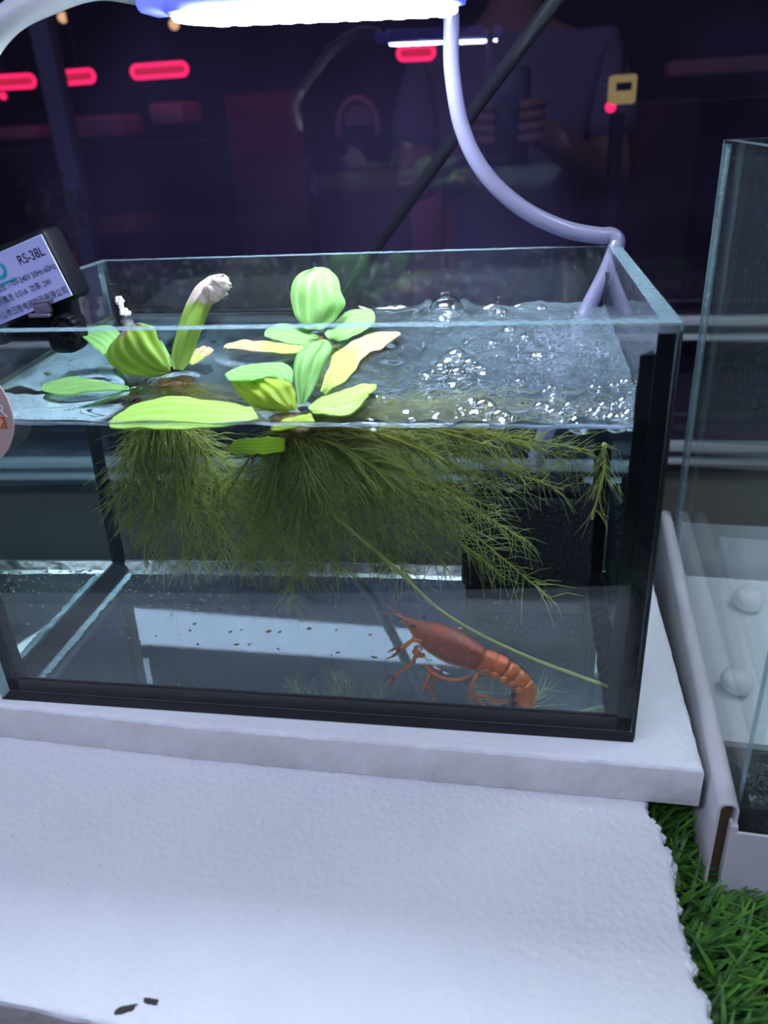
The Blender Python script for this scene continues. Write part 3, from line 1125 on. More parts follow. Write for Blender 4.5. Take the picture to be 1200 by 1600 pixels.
# clamp box, rolled about the viewing direction
rb = Matrix.Rotation(math.radians(-17.5), 3, 'Y')
bc = ony(6, 430, .088)          # centre of the box
bc = np.array([0.0045, 0.090, 0.1895])
lab_o = np.array([0.0320, 0.0748, 0.2068])
m = MB()


def RB(v):
    return np.array(rb) @ np.array(v, float)


ctr = lab_o + RB((-0.0300, 0.0092, -0.0135))
m.rbox(ctr, (0.0620, 0.0170, 0.0335), 0.003, 3, rb)
box = m.build('clamp_box', 'black_plastic', lamp)
m = MB()
m.rbox(lab_o + RB((-.0275, 0.0004, -.0138)), (0.0555, 0.0006, 0.0290), 0.00025, 1, rb)


def put(txt, size, x, z, mi, align='LEFT', sx=1.0):
    vs, fs = text_mesh(txt, size, align)
    if len(vs):
        q = np.stack([vs[:, 0] * sx + x, np.full(len(vs), -0.00025), vs[:, 1] + z], 1)
        m.add(q @ np.array(rb).T + lab_o, fs, mi)


put('RS-38L', 0.0060, -0.0025, -0.0078, 1, 'RIGHT', 0.85)
put('输入电压: 110V-240V 50Hz-60Hz', 0.0037, -0.0005, -0.0148, 1, 'RIGHT', 0.80)
put('输入电流: 0.01A  功率: 2W', 0.0037, -0.0065, -0.0202, 1, 'RIGHT', 0.80)
put('中山市日胜电器制品有限公司', 0.0038, -0.0005, -0.0262, 1, 'RIGHT', 0.86)
# teal mark at the label's left: ring and small line of print
for a in np.linspace(0, 2 * PI, 24, endpoint=False):
    p0 = (-.0290 + .0040 * math.cos(a), -.0002, -.0062 + .0040 * math.sin(a))
    p1 = (-.0290 + .0040 * math.cos(a + .27), -.0002, -.0062 + .0040 * math.sin(a + .27))
    p2 = (-.0290 + .0026 * math.cos(a + .27), -.0002, -.0062 + .0026 * math.sin(a + .27))
    p3 = (-.0290 + .0026 * math.cos(a), -.0002, -.0062 + .0026 * math.sin(a))
    m.add(np.array([p0, p1, p2, p3]) @ np.array(rb).T + lab_o, [(0, 1, 2, 3)], 2)
m.box(-.0345, -.0222, -.0003, -.0001, -.0124, -.0116, 2, rb, lab_o)
m.build('label_plate', ['label_white', 'print_dark', 'print_teal'], box, smooth=False, fix=False, label='white specification label with black print')
# clamp jaw, lever and thumb screw below the box
m = MB()
m.rbox((0.0125, 0.090, 0.1700), (0.0330, 0.0240, 0.0260), 0.004, 3)
m.rbox((-0.0090, 0.090, 0.1720), (0.0120, 0.0240, 0.0330), 0.003, 3)
m.rbox((0.0260, 0.088, 0.1600), (0.0150, 0.0190, 0.0190), 0.005, 3)
m.build('clamp_jaw', 'black_plastic', lamp)
m = MB()
m.rbox((0.0255, 0.0755, 0.1775), (0.0100, 0.0040, 0.0022), 0.0008, 2, Matrix.Rotation(math.radians(-6), 3, 'Y'))
m.rbox((0.0240, 0.0750, 0.1742), (0.0085, 0.0030, 0.0052), 0.0008, 2, Matrix.Rotation(math.radians(-10), 3, 'Y'))
m.rbox((0.0222, 0.0745, 0.1712), (0.0110, 0.0036, 0.0018), 0.0006, 2)
m.build('clamp_lever', 'grey_plastic', lamp)
m = MB()
for k in range(12):
    a = k * PI / 6
    m.rbox((0.0315 + .0052 * math.cos(a), 0.0790, 0.1640 + .0052 * math.sin(a)), (.0030, .007, .0030), .0006, 1, Matrix.Rotation(-a, 3, 'Y'))
m.tube([(0.0315, 0.0760, 0.1640), (0.0315, 0.0800, 0.1640), (0.0315, 0.086, 0.1640)], [.0045, .0054, .0054], 18)
m.build('thumb_screw', 'black_plastic', lamp)

# round sticker on the front pane, far left
st = MB()
c0 = np.array([0.0228, -0.0005, 0.1497])
ring = [(0.0254 * math.cos(a), 0.0254 * math.sin(a)) for a in np.linspace(0, 2 * PI, 56, endpoint=False)]
c0[0] = 0.0484 - 0.0254
V = [(x + c0[0], yy, z + c0[2]) for yy in (-0.0002, -0.0007) for x, z in ring]
fs = [tuple(range(56)), tuple(range(56, 112))[::-1]] + [(i, (i + 1) % 56, 56 + (i + 1) % 56, 56 + i) for i in range(56)]
st.add(V, fs, 0)
st_o = st.build('round_sticker', ['sticker_pink'], None, smooth=False)
tag(st_o, 'round dusty pink sticker on the front pane of the low tank', 'sticker')
ORG[st_o.name] = (0, 0, 0)
m = MB()
pR = ony(11, 642, -0.0009)
vs, fs = text_mesh('R', 0.0080, 'RIGHT')
m.add(np.stack([vs[:, 0] + pR[0], np.full(len(vs), -0.0010), vs[:, 1] + pR[2] - .0026], 1), fs, 0)
m.build('printed_letter', 'sticker_white', st_o, smooth=False, fix=False, label='white letter on the sticker')
m = MB()
pP = ony(0, 660, -0.0009)
m.box(pP[0] - .010, pP[0] + .0024, -.0010, -.0007, pP[2] - .0024, pP[2] + .0024, 0)
vs, fs = text_mesh('P', 0.0040, 'RIGHT')
m.add(np.stack([vs[:, 0] + pP[0] + .0016, np.full(len(vs), -0.0012), vs[:, 1] + pP[2] - .0013], 1), fs, 1)
m.build('orange_tag', ['sticker_orange', 'sticker_white'], st_o, smooth=False, fix=False, label='orange bar with white print')


# ------------------------------------------------------------------ water lettuce
def K_(u, v):
    return 140 + u / 1.967, 375 + v / 1.967


def sheet(parent, mat, Le, Re, y0, y1, bulge=0.12, lift=None, lab=None, nu=22, nv=25, sunk=False, rag=0.03, tilt=0.0):
    """leaf blade between two measured margins (base to tip), leaning from depth y0 to y1, or lying on the water when lift is given"""
    def res(E_):
        E_ = np.array(E_, float)
        d = np.r_[0, np.cumsum(np.linalg.norm(np.diff(E_, axis=0), axis=1))]
        t = np.linspace(0, d[-1], nu)
        c = bez(E_, 60)
        dc = np.r_[0, np.cumsum(np.linalg.norm(np.diff(c, axis=0), axis=1))]
        t = np.linspace(0, dc[-1], nu)
        return np.stack([np.interp(t, dc, c[:, k]) for k in (0, 1)], 1)
    Lr, Rr = res(Le), res(Re)
    V, A = [], []
    rs = random.uniform(0, 50)
    wdt = np.linalg.norm(Lr - Rr, axis=1)
    for i in range(nu):
        u = i / (nu - 1)
        for j in range(nv):
            v = j / (nv - 1) * 2 - 1
            q = Lr[i] + (Rr[i] - Lr[i]) * (v + 1) / 2
            if u > .8:          # rounded end
                q = q + (Lr[-1] + Rr[-1] - Lr[-4] - Rr[-4]) * 0.20 * ((u - .8) / .2) ** 2 * (1 - v * v)
            q = q + (Rr[i] - Lr[i]) * rag * (noise.noise(Vector((u * 7 + rs, math.copysign(1, v) * 3, 2))) * abs(v) ** 3)
            px, py_ = K_(*q)
            hb = bulge * wdt[i] / 1.967 / FPX * 0.16 * (1 - v * v) * math.sin(PI * min(1, u * .9 + .1)) + wdt[i] / 1.967 / FPX * 0.011 * math.cos(v * PI * 4.5) * sstep(.04, .4, u) * (1 - abs(v) * .5)
            if lift is not None:
                p = onwater(px, py_)
                p = p + np.array([0, 0, lift[0] + (lift[1] - lift[0]) * u + hb * .5 + 0.0010 * noise.noise(Vector((u * 4, v * 2, rs)))])
            elif sunk:
                p = wy(px, py_, y0 + (y1 - y0) * u)
            else:
                p = ony(px, py_, y0 + (y1 - y0) * u + tilt * v * sstep(0, .35, u) - hb + 0.0015 * noise.noise(Vector((u * 3, v * 2, rs))))
            V.append(p)
            A.append((u + rag * noise.noise(Vector((v * 4, rs, u * 3))), v, 0))
    n1 = nu * nv
    V = np.array(V)
    G_ = V.reshape(nu, nv, 3)
    nrm = np.cross(np.gradient(G_, axis=0), np.gradient(G_, axis=1))
    nrm /= np.linalg.norm(nrm, axis=2)[..., None] + 1e-12
    V2 = (G_ + nrm * (0.0006 * np.sign(nrm @ np.array([0, 1.0, -.5]))[..., None])).reshape(-1, 3)
    fs = []
    for i in range(nu - 1):
        for j in range(nv - 1):
            a = i * nv + j
            fs.append((a, a + 1, a + nv + 1, a + nv))
            fs.append((n1 + a, n1 + a + nv, n1 + a + nv + 1, n1 + a + 1))
    bd = [j for j in range(nv)] + [i * nv + nv - 1 for i in range(1, nu)] + [(nu - 1) * nv + j for j in range(nv - 2, -1, -1)] + [i * nv for i in range(nu - 2, 0, -1)]
    for i in range(len(bd)):
        a, c = bd[i], bd[(i + 1) % len(bd)]
        fs.append((a, n1 + a, n1 + c, c))
    m = MB()
    m.add(np.concatenate([V, V2]), fs)
    return m.build('leaf', mat, parent, smooth=math.radians(55), fix=True, attr=('leafuv', A + A), label=lab)


def root_set(parent, base, targets, hairs=120, hl=(0.008, 0.020), pale=()):
    hm = MB()
    for ti, (tp, sag) in enumerate(targets):
        base_j = np.array(base) + np.array([random.uniform(-.006, .006), random.uniform(-.004, .004), 0])
        tp = np.array(tp, float)
        ln = np.linalg.norm(tp - base_j)
        mid = base_j * 0.5 + tp * 0.5 + np.array([random.uniform(-.004, .004), random.uniform(-.004, .004), sag])
        c = bez([base_j, mid, tp], 26)
        m = MB()
        m.tube(c, np.linspace(.00075, .00030, len(c)) * (1.25 if ti in pale else 1.0), 5)
        m.build('root', 'root_pale' if ti in pale else 'root_main', parent)
        if ti in pale and hairs < 200 and sag < -0.0001:
            continue
        nh = int(hairs * max(0.5, ln / 0.07) * (0.55 if tp[0] > 0.212 else 1.0))
        tg = np.gradient(c, axis=0)
        for k in range(nh):
            s_ = (k + random.random()) / nh
            f_ = 0.04 + 0.96 * s_
            q = f_ * (len(c) - 1)
            i0 = min(int(q), len(c) - 2)
            p0 = c[i0] + (c[i0 + 1] - c[i0]) * (q - i0)
            t = tg[i0] / np.linalg.norm(tg[i0])
            rv = rng.normal(size=3)
            rv -= t * (rv @ t)
            rv /= np.linalg.norm(rv)
            d = t * random.uniform(.45, 1.0) + rv * random.uniform(.6, 1.0) + np.array([0, 0, -0.10])
            d /= np.linalg.norm(d)
            l_ = random.uniform(*hl) * (0.55 + 0.6 * math.sin(PI * min(1, s_ * .85 + .1)))
            bow = rng.normal(size=3) * 0.24
            P_ = [p0, p0 + d * l_ * .5 + bow * l_ * .25, p0 + d * l_ + bow * l_ * .2 + np.array([0, 0, -0.12 * l_])]
            P_ = np.array(P_)
            P_[:, 0] = np.clip(P_[:, 0], G + .001, W - G - .001)
            P_[:, 1] = np.clip(P_[:, 1], G + .0008, D - G - .001)
            P_[:, 2] = np.clip(P_[:, 2], G + .0006, water_z(P_[:, 1]) - 0.0012)
            hm.tube(P_, [.00020, .00017, .00010], 3, cap=False)
    o = hm.build('root_hairs', 'root_hair', parent, smooth=True, fix=False)
    o['kind'] = 'stuff'
    return o


def mush(parent, c, s):
    m = MB()
    for k in range(9):
        m.sphere(np.array(c) + np.array([random.uniform(-1, 1) * s, random.uniform(-1, 1) * s * .7, random.uniform(-.6, .15) * s]), s * random.uniform(.35, .6), 8, 6, 0, (1.2, 1, .6))
    m.build('crown_base', 'mush', parent)


dn = lambda p, dz=-0.001: np.array([p[0], p[1], p[2] + dz])

# left plant
Bp = onwater(275, 588)
PL = thing('water_lettuce', tuple(Bp), 'leftmost floating water lettuce with a curled white-tipped upright leaf', 'plant', 'floating water lettuces')
yb = Bp[1]
sheet(PL, 'leaf_white_tip', [(258, 397), (250, 360), (262, 300), (282, 235), (303, 182), (330, 138), (366, 112)], [(285, 400), (310, 370), (332, 310), (352, 255), (374, 205), (398, 182), (430, 124)], yb, yb + .017, .5, lab='upright narrow leaf, its folded tip white and withered')
m = MB()          # the withered flap folded over at its tip
for (u_, v_, r_, sc_) in ((388, 160, .0050, (1.0, .35, .75)), (360, 165, .0044, (.5, .3, 1.3)), (408, 138, .0044, (1.1, .35, .6))):
    bm = bmesh.new()
    bmesh.ops.create_icosphere(bm, subdivisions=3, radius=r_)
    for q in bm.verts:
        k = 1 + 0.55 * noise.noise(q.co * 380) + 0.25 * noise.noise(q.co * 900)
        q.co = Vector((q.co.x * sc_[0] * k, q.co.y * sc_[1] * k, q.co.z * sc_[2] * k))
    m.bm(bm, Matrix.Rotation(math.radians(25), 3, 'Y'), ony(*K_(u_, v_), yb + .011))
m.build('withered_flap', 'withered', PL, label='withered whitish flap folded over the leaf tip')
sheet(PL, 'leaf_pale', [(60, 368), (30, 340), (5, 318), (-20, 296)], [(84, 330), (95, 290), (60, 263), (0, 266)], yb + .016, yb + .034, tilt=.014)
sheet(PL, 'leaf_pale', [(225, 392), (205, 345), (198, 308)], [(252, 395), (248, 360), (226, 316)], yb + .016, yb + .026)
sheet(PL, 'leaf_brown_rim', [(228, 412), (175, 428), (118, 416), (74, 390), (54, 358), (56, 332), (82, 300)], [(250, 402), (241, 372), (226, 335), (212, 303), (202, 277), (190, 262), (150, 254)], yb, yb + .013, .5, lab='broad fan leaf with a browned rim')
sheet(PL, 'leaf_pale', [(116, 462), (80, 467), (-12, 472), (-90, 482), (-122, 480)], [(120, 453), (92, 446), (20, 434), (-50, 426), (-140, 452)], 0, 0, .3, lift=(.0006, .0016))
sheet(PL, 'leaf_rotten', [(305, 380), (320, 345), (345, 331)], [(314, 384), (350, 366), (382, 342)], 0, 0, .2, lift=(.0006, .001), lab='small withered floating leaf')
mush(PL, Bp + np.array([0, 0, -.004]), 0.006)
ty = lambda u, v, y: wy(u, v, y)
tl = []
for (u, v, dy) in ((185, 800, .00), (200, 830, .012), (225, 860, -.008), (255, 880, .01), (290, 890, 0), (320, 880, -.01), (350, 870, .012), (385, 885, .0), (400, 840, -.012), (420, 800, .01), (235, 760, .02), (300, 800, .025), (360, 790, -.02), (205, 745, -.012)):
    tl.append((ty(u, v, max(.014, yb + dy)), 0.003))
root_set(PL, Bp + np.array([0, 0, -.006]), tl, 140, (0.008, 0.022), pale=(3,))

# front centre plant
Bc = onwater(462, 642)
Bc[1] = max(Bc[1], 0.016)
PC = thing('water_lettuce', tuple(Bc), 'front centre floating water lettuce, long flat leaf reaching left, feathery roots', 'plant', 'floating water lettuces')
yc = Bc[1]
sheet(PC, 'leaf_pale', [(560, 426), (480, 430), (430, 430), (416, 412)], [(624, 440), (622, 398), (590, 377), (500, 380)], yc + .016, yc + .026, .2, tilt=.012)
sheet(PC, 'leaf_pale', [(640, 503), (630, 450), (626, 395), (640, 345), (664, 322), (690, 314)], [(664, 500), (690, 455), (712, 410), (730, 365), (746, 332), (736, 312)], yc + .002, yc + .030, .5, lab='upright pale leaf at the centre')
sheet(PC, 'leaf_yellow', [(596, 530), (520, 520), (474, 492), (450, 462), (436, 434)], [(637, 522), (636, 490), (630, 462), (618, 440), (580, 428)], yc - .002, yc + .012, .5, lab='yellow-green fan leaf, ribs showing')
sheet(PC, 'leaf_rotten', [(708, 472), (728, 412), (760, 362), (800, 326), (850, 305), (900, 297), (936, 300)], [(726, 482), (770, 452), (812, 420), (832, 386), (862, 360), (904, 346), (946, 316)], 0, 0, .5, lift=(.0010, .0030), lab='ragged leaf with a rotten beige end', rag=.22)
sheet(PC, 'leaf_green', [(672, 522), (710, 495), (770, 475), (830, 463), (882, 466)], [(686, 537), (730, 546), (790, 551), (824, 536), (858, 496)], 0, 0, .5, lift=(.0010, .0030), rag=.08)
sheet(PC, 'leaf_green', [(520, 552), (400, 578), (250, 585), (130, 585), (64, 582)], [(500, 522), (400, 500), (300, 492), (220, 490), (132, 518)], 0, 0, .4, lift=(.0008, .0012), lab='long flat floating leaf', rag=.08)
sheet(PC, 'leaf_yellow', [(680, 538), (620, 548), (570, 572)], [(694, 562), (640, 578), (562, 585)], 0, 0, .3, lift=(.0004, .0004))
sheet(PC, 'leaf_yellow', [(600, 608), (500, 610), (445, 618)], [(600, 650), (520, 660), (432, 654)], .0115, .0105, .3, sunk=True, lab='sunken yellowing leaf under the water line', rag=.15)
mush(PC, Bc + np.array([0, 0, -.004]), 0.008)
tc_ = []
for (u, v, dy) in ((395, 800, 0), (400, 850, .015), (425, 880, .03), (440, 900, .01), (455, 935, .006), (470, 905, .03), (500, 870, .02), (530, 900, .035), (560, 860, .012), (600, 880, .025), (640, 905, .03), (660, 850, .02),
                   (700, 890, .035), (740, 870, .05), (790, 905, .06), (860, 935, .06), (720, 800, .02), (780, 800, .05), (800, 770, .03), (830, 735, .04), (740, 745, .02), (700, 720, .008), (640, 780, .006), (590, 790, .02), (350, 790, .012), (380, 870, .03), (830, 850, .06), (660, 750, .05), (900, 715, .05), (880, 765, .055), (860, 700, .03), (925, 705, .045), (800, 705, .02)):
    tc_.append((ty(u, v, min(.165, max(.0125, yc + dy))), 0.006))
root_set(PC, Bc + np.array([0, 0, -.006]), tc_, 128, (0.009, 0.027), pale=(13,))
m = MB()
lr = bez([Bc + np.array([0, 0, -.006]), wy(500, 780, .026), wy(620, 890, .026), wy(700, 962, .026), wy(810, 1020, .028), wy(953, 1074, .030)], 50)
m.tube(lr, np.linspace(.0008, .00085, len(lr)), 8)
m.build('root', 'root_pale', PC, label='long bare pale root slanting to the floor')

# rear plant
Bb = onwater(500, 527)
PB = thing('water_lettuce', tuple(Bb), 'rear floating water lettuce with a big pale upright rounded leaf', 'plant', 'floating water lettuces')
ybk = Bb[1]
sheet(PB, 'leaf_pale', [(660, 276), (628, 225), (618, 165), (628, 122), (655, 97), (690, 87)], [(718, 276), (768, 230), (785, 190), (770, 150), (762, 115), (738, 92)], ybk + .002, ybk + .014, .4, lab='big upright rounded pale leaf')
sheet(PB, 'leaf_pale', [(722, 288), (760, 245), (800, 216), (862, 211)], [(742, 320), (800, 297), (850, 272), (874, 250)], ybk, ybk + .010, .3, tilt=-.014)
sheet(PB, 'leaf_pale', [(700, 296), (640, 264), (590, 255), (562, 263)], [(704, 322), (640, 320), (580, 306), (538, 292)], ybk - .002, ybk + .002, .3, tilt=-.012)
sheet(PB, 'leaf_rotten', [(652, 346), (590, 353), (520, 346), (424, 342)], [(656, 328), (560, 318), (490, 312), (428, 324)], 0, 0, .2, lift=(.0006, .0012), lab='pale floating leaf with a withered side', rag=.12)
mush(PB, Bb + np.array([0, 0, -.004]), 0.006)
tb = []
for (u, v, dy) in ((470, 780, 0), (500, 800, .01), (540, 790, -.01), (430, 770, .015), (580, 770, .01), (620, 760, 0), (660, 730, -.01), (520, 760, .02)):
    tb.append((ty(u, v, min(.165, ybk + dy)), 0.003))
root_set(PB, Bb + np.array([0, 0, -.006]), tb, 100)

# loose root hanging at the right, in front of the filter
p0 = wy(944, 692, .060)
p1 = wy(925, 812, .060)
loose = thing('loose_root', tuple(p0), 'single hairy yellow root hanging near the right pane', 'root')
c = bez([p0, wy(943, 740, .060), p1], 20)
m = MB()
m.tube(c, np.linspace(.0008, .0006, len(c)), 7)
m.build('root_stem', 'root_pale', loose)
hm = MB()
for k in range(55):
    q = random.random() * (len(c) - 2)
    a = c[int(q)]
    d = rng.normal(size=3)
    d[2] = -abs(d[2]) - .5
    d /= np.linalg.norm(d)
    l_ = random.uniform(.006, .020)
    P_ = np.array([a, a + d * l_ * .5 + rng.normal(size=3) * .001, a + d * l_ + np.array([0, 0, -.002])])
    P_[:, 0] = np.clip(P_[:, 0], G + .001, W - G - .001)
    P_[:, 2] = np.clip(P_[:, 2], G + .001, 0.138)
    hm.tube(P_, [.00018, .00014, .00007], 3, cap=False)
o = hm.build('root_hairs', 'root_hair', loose, fix=False)
o['kind'] = 'stuff'

# fallen stem on the bottom at the right
# ------------------------------------------------------------------ bits of debris on the bottom
dm = MB()
for i in range(260):
    if i < 150:
        x, y = random.uniform(0.012, 0.10), random.uniform(0.11, 0.172)
    else:
        x, y = random.uniform(0.02, 0.24), random.uniform(0.05, 0.17)
    s_ = random.uniform(.0003, .0011)
    dm.sphere((x, y, G + .0002), s_, 6, 4, 0, (random.uniform(.8, 2.2), random.uniform(.6, 1.4), .35), Matrix.Rotation(random.uniform(0, 6), 3, 'Z'))
tag(dm.build('debris', 'detritus', smooth=True), 'brown specks of plant debris on the tank bottom', 'debris', kind='stuff')

# ------------------------------------------------------------------ crayfish
def cz(px, py, y=.019):
    """photo zoom coordinates of the crayfish (3.529x crop at 560,920) to a point at depth y"""
    return wy(560 + px / 3.529, 920 + py / 3.529, y)


U = 1 / 3.529 * 0.000283
SP = [(236, 158, 3), (252, 167, 12), (272, 180, 24), (300, 200, 40), (335, 226, 66), (380, 252, 88), (430, 280, 104), (485, 308, 113), (540, 335, 113), (590, 358, 104), (630, 375, 92), (660, 388, 88),
      (672, 393, 60), (684, 398, 76), (712, 405, 79), (735, 413, 77), (742, 416, 64), (750, 419, 75), (776, 429, 76), (796, 440, 74), (802, 443, 60), (810, 447, 71), (834, 461, 71), (852, 475, 68), (858, 480, 55), (866, 485, 66), (888, 504, 66), (902, 519, 64), (907, 525, 51), (912, 531, 62), (924, 553, 62), (929, 572, 60), (929, 580, 49), (928, 588, 58), (922, 612, 60), (902, 640, 56)]
sp = np.array([(*cz(a, c, .0185), r * U) for a, c, r in SP])
# resample
from_i = np.linspace(0, len(sp) - 1, len(sp) * 2 - 1)
sp2 = np.stack([np.interp(from_i, np.arange(len(sp)), sp[:, k]) for k in range(4)], 1)
zmin = G + 0.0012
K = 24
cen, rad = sp2[:, :3], sp2[:, 3]
tg = np.gradient(cen, axis=0)
tg /= np.linalg.norm(tg, axis=1)[:, None]
yv = np.array([0, 1.0, 0])
V, A = [], []
nseg = len(cen)
for i in range(nseg):
    s_ = i / (nseg - 1)
    t = tg[i]
    dv = np.cross(yv, t)            # dorsal direction in the body plane
    dv /= np.linalg.norm(dv)
    if dv[2] < 0 and s_ < .6:
        dv = -dv
    wd = rad[i] * (0.74 if s_ < .33 else 0.82)
    for k in range(K):
        a = 2 * PI * k / K
        c_, n_ = math.cos(a), math.sin(a)
        up = rad[i] * (n_ if n_ > 0 else n_ * 0.92)
        kk = 1.0
        if s_ < .33 and abs(n_) < .5:
            kk = 1.04
        p = cen[i] + yv * (wd * c_ * kk) + dv * up
        # cervical groove
        V.append(p)
        A.append((s_ * 1.0, max(0, -n_ - .62) * 2.2, 0))
fs = []
for i in range(nseg - 1):
    for k in range(K):
        k2 = (k + 1) % K
        fs.append((i * K + k, i * K + k2, (i + 1) * K + k2, (i + 1) * K + k))
fs.append(tuple(range(K)))
fs.append(tuple(range((nseg - 1) * K, nseg * K)))
cm = MB()
cm.add(V, fs, 0)
attrs = list(A)
# tail fan: five overlapping plates curled under
fan0 = cen[-3]
for k, (tx, tyy, wdt) in enumerate(((834, 676, 44), (850, 694, 50), (872, 702, 54), (902, 694, 48), (842, 652, 44))):
    tipp = cz(tx, tyy, .0185 + (k - 2) * .0026)
    n0 = cm.n
    ax = tipp - fan0
    V2 = []
    nu, nv = 8, 7
    sdv = yv * 0.75 + np.cross(ax / np.linalg.norm(ax), yv) * (0.5 if k != 2 else 0.75)
    for i in range(nu):
        u = i / (nu - 1)
        wv = (0.55 + .45 * math.sin(u * PI * .7)) * math.sqrt(max(0.02, 1 - max(0, (u - .72) / .29) ** 2))
        for j in range(nv):
            v = j / (nv - 1) * 2 - 1
            V2.append(fan0 + ax * u + sdv * (v * wdt * U * wv) + np.array([0, (k - 2) * .0007 * u, 0]))
    V2 = np.array(V2)
    off = np.cross(ax, sdv)
    off /= np.linalg.norm(off)
    V3 = np.concatenate([V2 + off * .00035, V2 - off * .00035])
    n1 = nu * nv
    fs = []
    for i in range(nu - 1):
        for j in range(nv - 1):
            a = i * nv + j
            fs += [(a, a + 1, a + nv + 1, a + nv), (n1 + a, n1 + a + nv, n1 + a + nv + 1, n1 + a + 1)]
    bd = [j for j in range(nv)] + [i * nv + nv - 1 for i in range(1, nu)] + [(nu - 1) * nv + j for j in range(nv - 2, -1, -1)] + [i * nv for i in range(nu - 2, 0, -1)]
    for i in range(len(bd)):
        a, c = bd[i], bd[(i + 1) % len(bd)]
        fs.append((a, n1 + a, n1 + c, c))
    V3[:, 2] = np.maximum(V3[:, 2], zmin - .0008)
    cm.add(V3, fs, 0)
    attrs += [(0.97, 0, 0)] * len(V3)
# legs and small claws, rooted inside the body
LEGS = [
    ([(345, 290), (300, 285), (262, 312), (236, 328)], (13, 11, 13, 12), .010, 'claw', [(160, 352), (158, 386)]),
    ([(360, 370), (318, 372), (296, 412), (232, 458), (200, 480)], (16, 13, 11, 10, 9), .010, 'claw', [(140, 518), (164, 538)]),
    ([(430, 440), (396, 452), (384, 492), (362, 540), (347, 574)], (12, 11, 10, 8, 5), .012, None, None),
    ([(370, 425), (430, 476), (500, 500), (560, 500), (612, 482)], (13, 14, 13, 12, 9), .0095, None, None),
    ([(655, 465), (642, 500), (622, 545), (650, 610), (700, 668), (738, 700)], (13, 13, 11, 9, 8, 5), .010, None, None),
    ([(640, 500), (618, 560), (612, 608), (634, 640), (690, 650), (720, 688)], (11, 10, 9, 8, 7, 6), .021, None, None),
    ([(705, 680), (745, 692), (800, 690), (828, 664)], (7, 7, 7, 6), .017, None, None),
    ([(380, 300), (330, 262), (290, 285), (245, 320)], (11, 10, 9, 8), .026, 'claw', [(185, 345), (190, 362)]),
    ([(460, 430), (420, 480), (400, 540), (372, 568)], (9, 9, 8, 5), .027, None, None),
]
lm = MB()
for pts, rr, y, kind, tips in LEGS:
    P3 = []
    for q, (a, c) in enumerate(pts):
        yy = .0165 + (y - .0165) * min(1.0, .35 + q * .45)
        p = cz(a, c, yy)
        p[2] = max(p[2], zmin - .0006)
        P3.append(p)
    cv = bez(P3, 20)
    rv = np.interp(np.linspace(0, 1, len(cv)), np.linspace(0, 1, len(rr)), rr) * U
    n0 = cm.n
    cm.tube(cv, rv, 8)
    attrs += [(0.9, 0.12, 0)] * (cm.n - n0)
    if kind:
        wrist = P3[-1]
        for tpx, tpy in tips:
            tp_ = cz(tpx, tpy, y)
            md_ = wrist * .5 + tp_ * .5 + np.array([0, -.0004, (.0012 if tpy == tips[0][1] else -.0010)])
            n0 = cm.n
            cc = bez([wrist, md_, tp_], 10)
            cm.tube(cc, np.interp(np.linspace(0, 1, len(cc)), [0, .45, 1], [12 * U, 8 * U, 2.5 * U]), 7)
            attrs += [(0.15, 0.0, 0)] * (cm.n - n0)
# swimmerets under the abdomen and mouthparts
for (a, c, y) in ((702, 462, .0125), (750, 480, .0125), (798, 502, .013), (846, 530, .0138), (880, 560, .0142), (330, 330, .013), (320, 350, .012)):
    p = cz(a, c, y)
    n0 = cm.n
    cm.sphere(p, 23 * U, 12, 8, 0, (1.15, .35, 1.0))
    attrs += [(0.85, .25, 0)] * (cm.n - n0)
cray = thing('crayfish', tuple(cz(640, 690, .018) * np.array([1, 1, 0]) + np.array([0, 0, G])), 'orange crayfish on the tank bottom with tail curled under', 'crayfish')
cm.build('body', 'cray_shell', cray, smooth=True, fix=True, attr=('shell', attrs))
for (a, c, y) in ((303, 208, .0128), (363, 157, .0225)):
    m = MB()
    m.sphere(cz(a, c, y), 14 * U, 14, 10)
    m.build('eye', 'cray_eye', cray, label='black eye')
for pts, r, y in (([(246, 158), (215, 138), (185, 112), (160, 88)], 5, .016), ([(240, 160), (190, 138), (130, 134)], 4, .015), ([(250, 156), (215, 110), (190, 70), (175, 30)], 2.2, .018), ([(244, 160), (205, 128), (150, 80), (112, 20), (100, -40)], 2.2, .020), ([(252, 172), (230, 178), (234, 186)], 5, .014)):
    m = MB()
    cv = bez([cz(a, c, y) for a, c in pts], 20)
    m.tube(cv, np.linspace(r * U, r * U * .35, len(cv)), 6)
    m.build('antenna', 'cray_leg', cray)
m = MB()
for (a, c, a2, c2) in ((360, 376, 408, 398), (412, 424, 452, 446), (466, 458, 500, 470), (333, 322, 345, 345)):
    cv = bez([cz(a, c, .0108), cz((a + a2) / 2, (c + c2) / 2 + 4, .0100), cz(a2, c2, .0108)], 8)
    m.tube(cv, [3 * U, 6 * U, 8 * U, 8 * U, 7 * U, 6 * U, 4 * U, 3 * U][:len(cv)], 6)
m.build('shell_rim', 'cray_pale', cray, label='pale rim of the shell')

# fallen stem lying on the floor by the right
m = MB()
m.tube([wy(845, 1128, .010), wy(900, 1112, .018), wy(948, 1101, .028)], [.0007, .0008, .0006], 7)
tag(m.build('plant_stem', 'root_pale'), 'thin pale stem on the tank floor right of the crayfish tail', 'stem')

# ------------------------------------------------------------------ white cardboard tray and the tall tank in it (right)
ld = np.array([0.066, 0.998, 0.0])
ld /= np.linalg.norm(ld)
fd = np.array([ld[1], -ld[0], 0])
T0 = np.array([0.3285, -0.0310, -0.0530])
R3 = np.stack([fd, ld, [0, 0, 1]], 1)
tray = thing('cardboard_tray', tuple(T0), 'white folded cardboard tray under the tall glass tank at the right', 'tray')


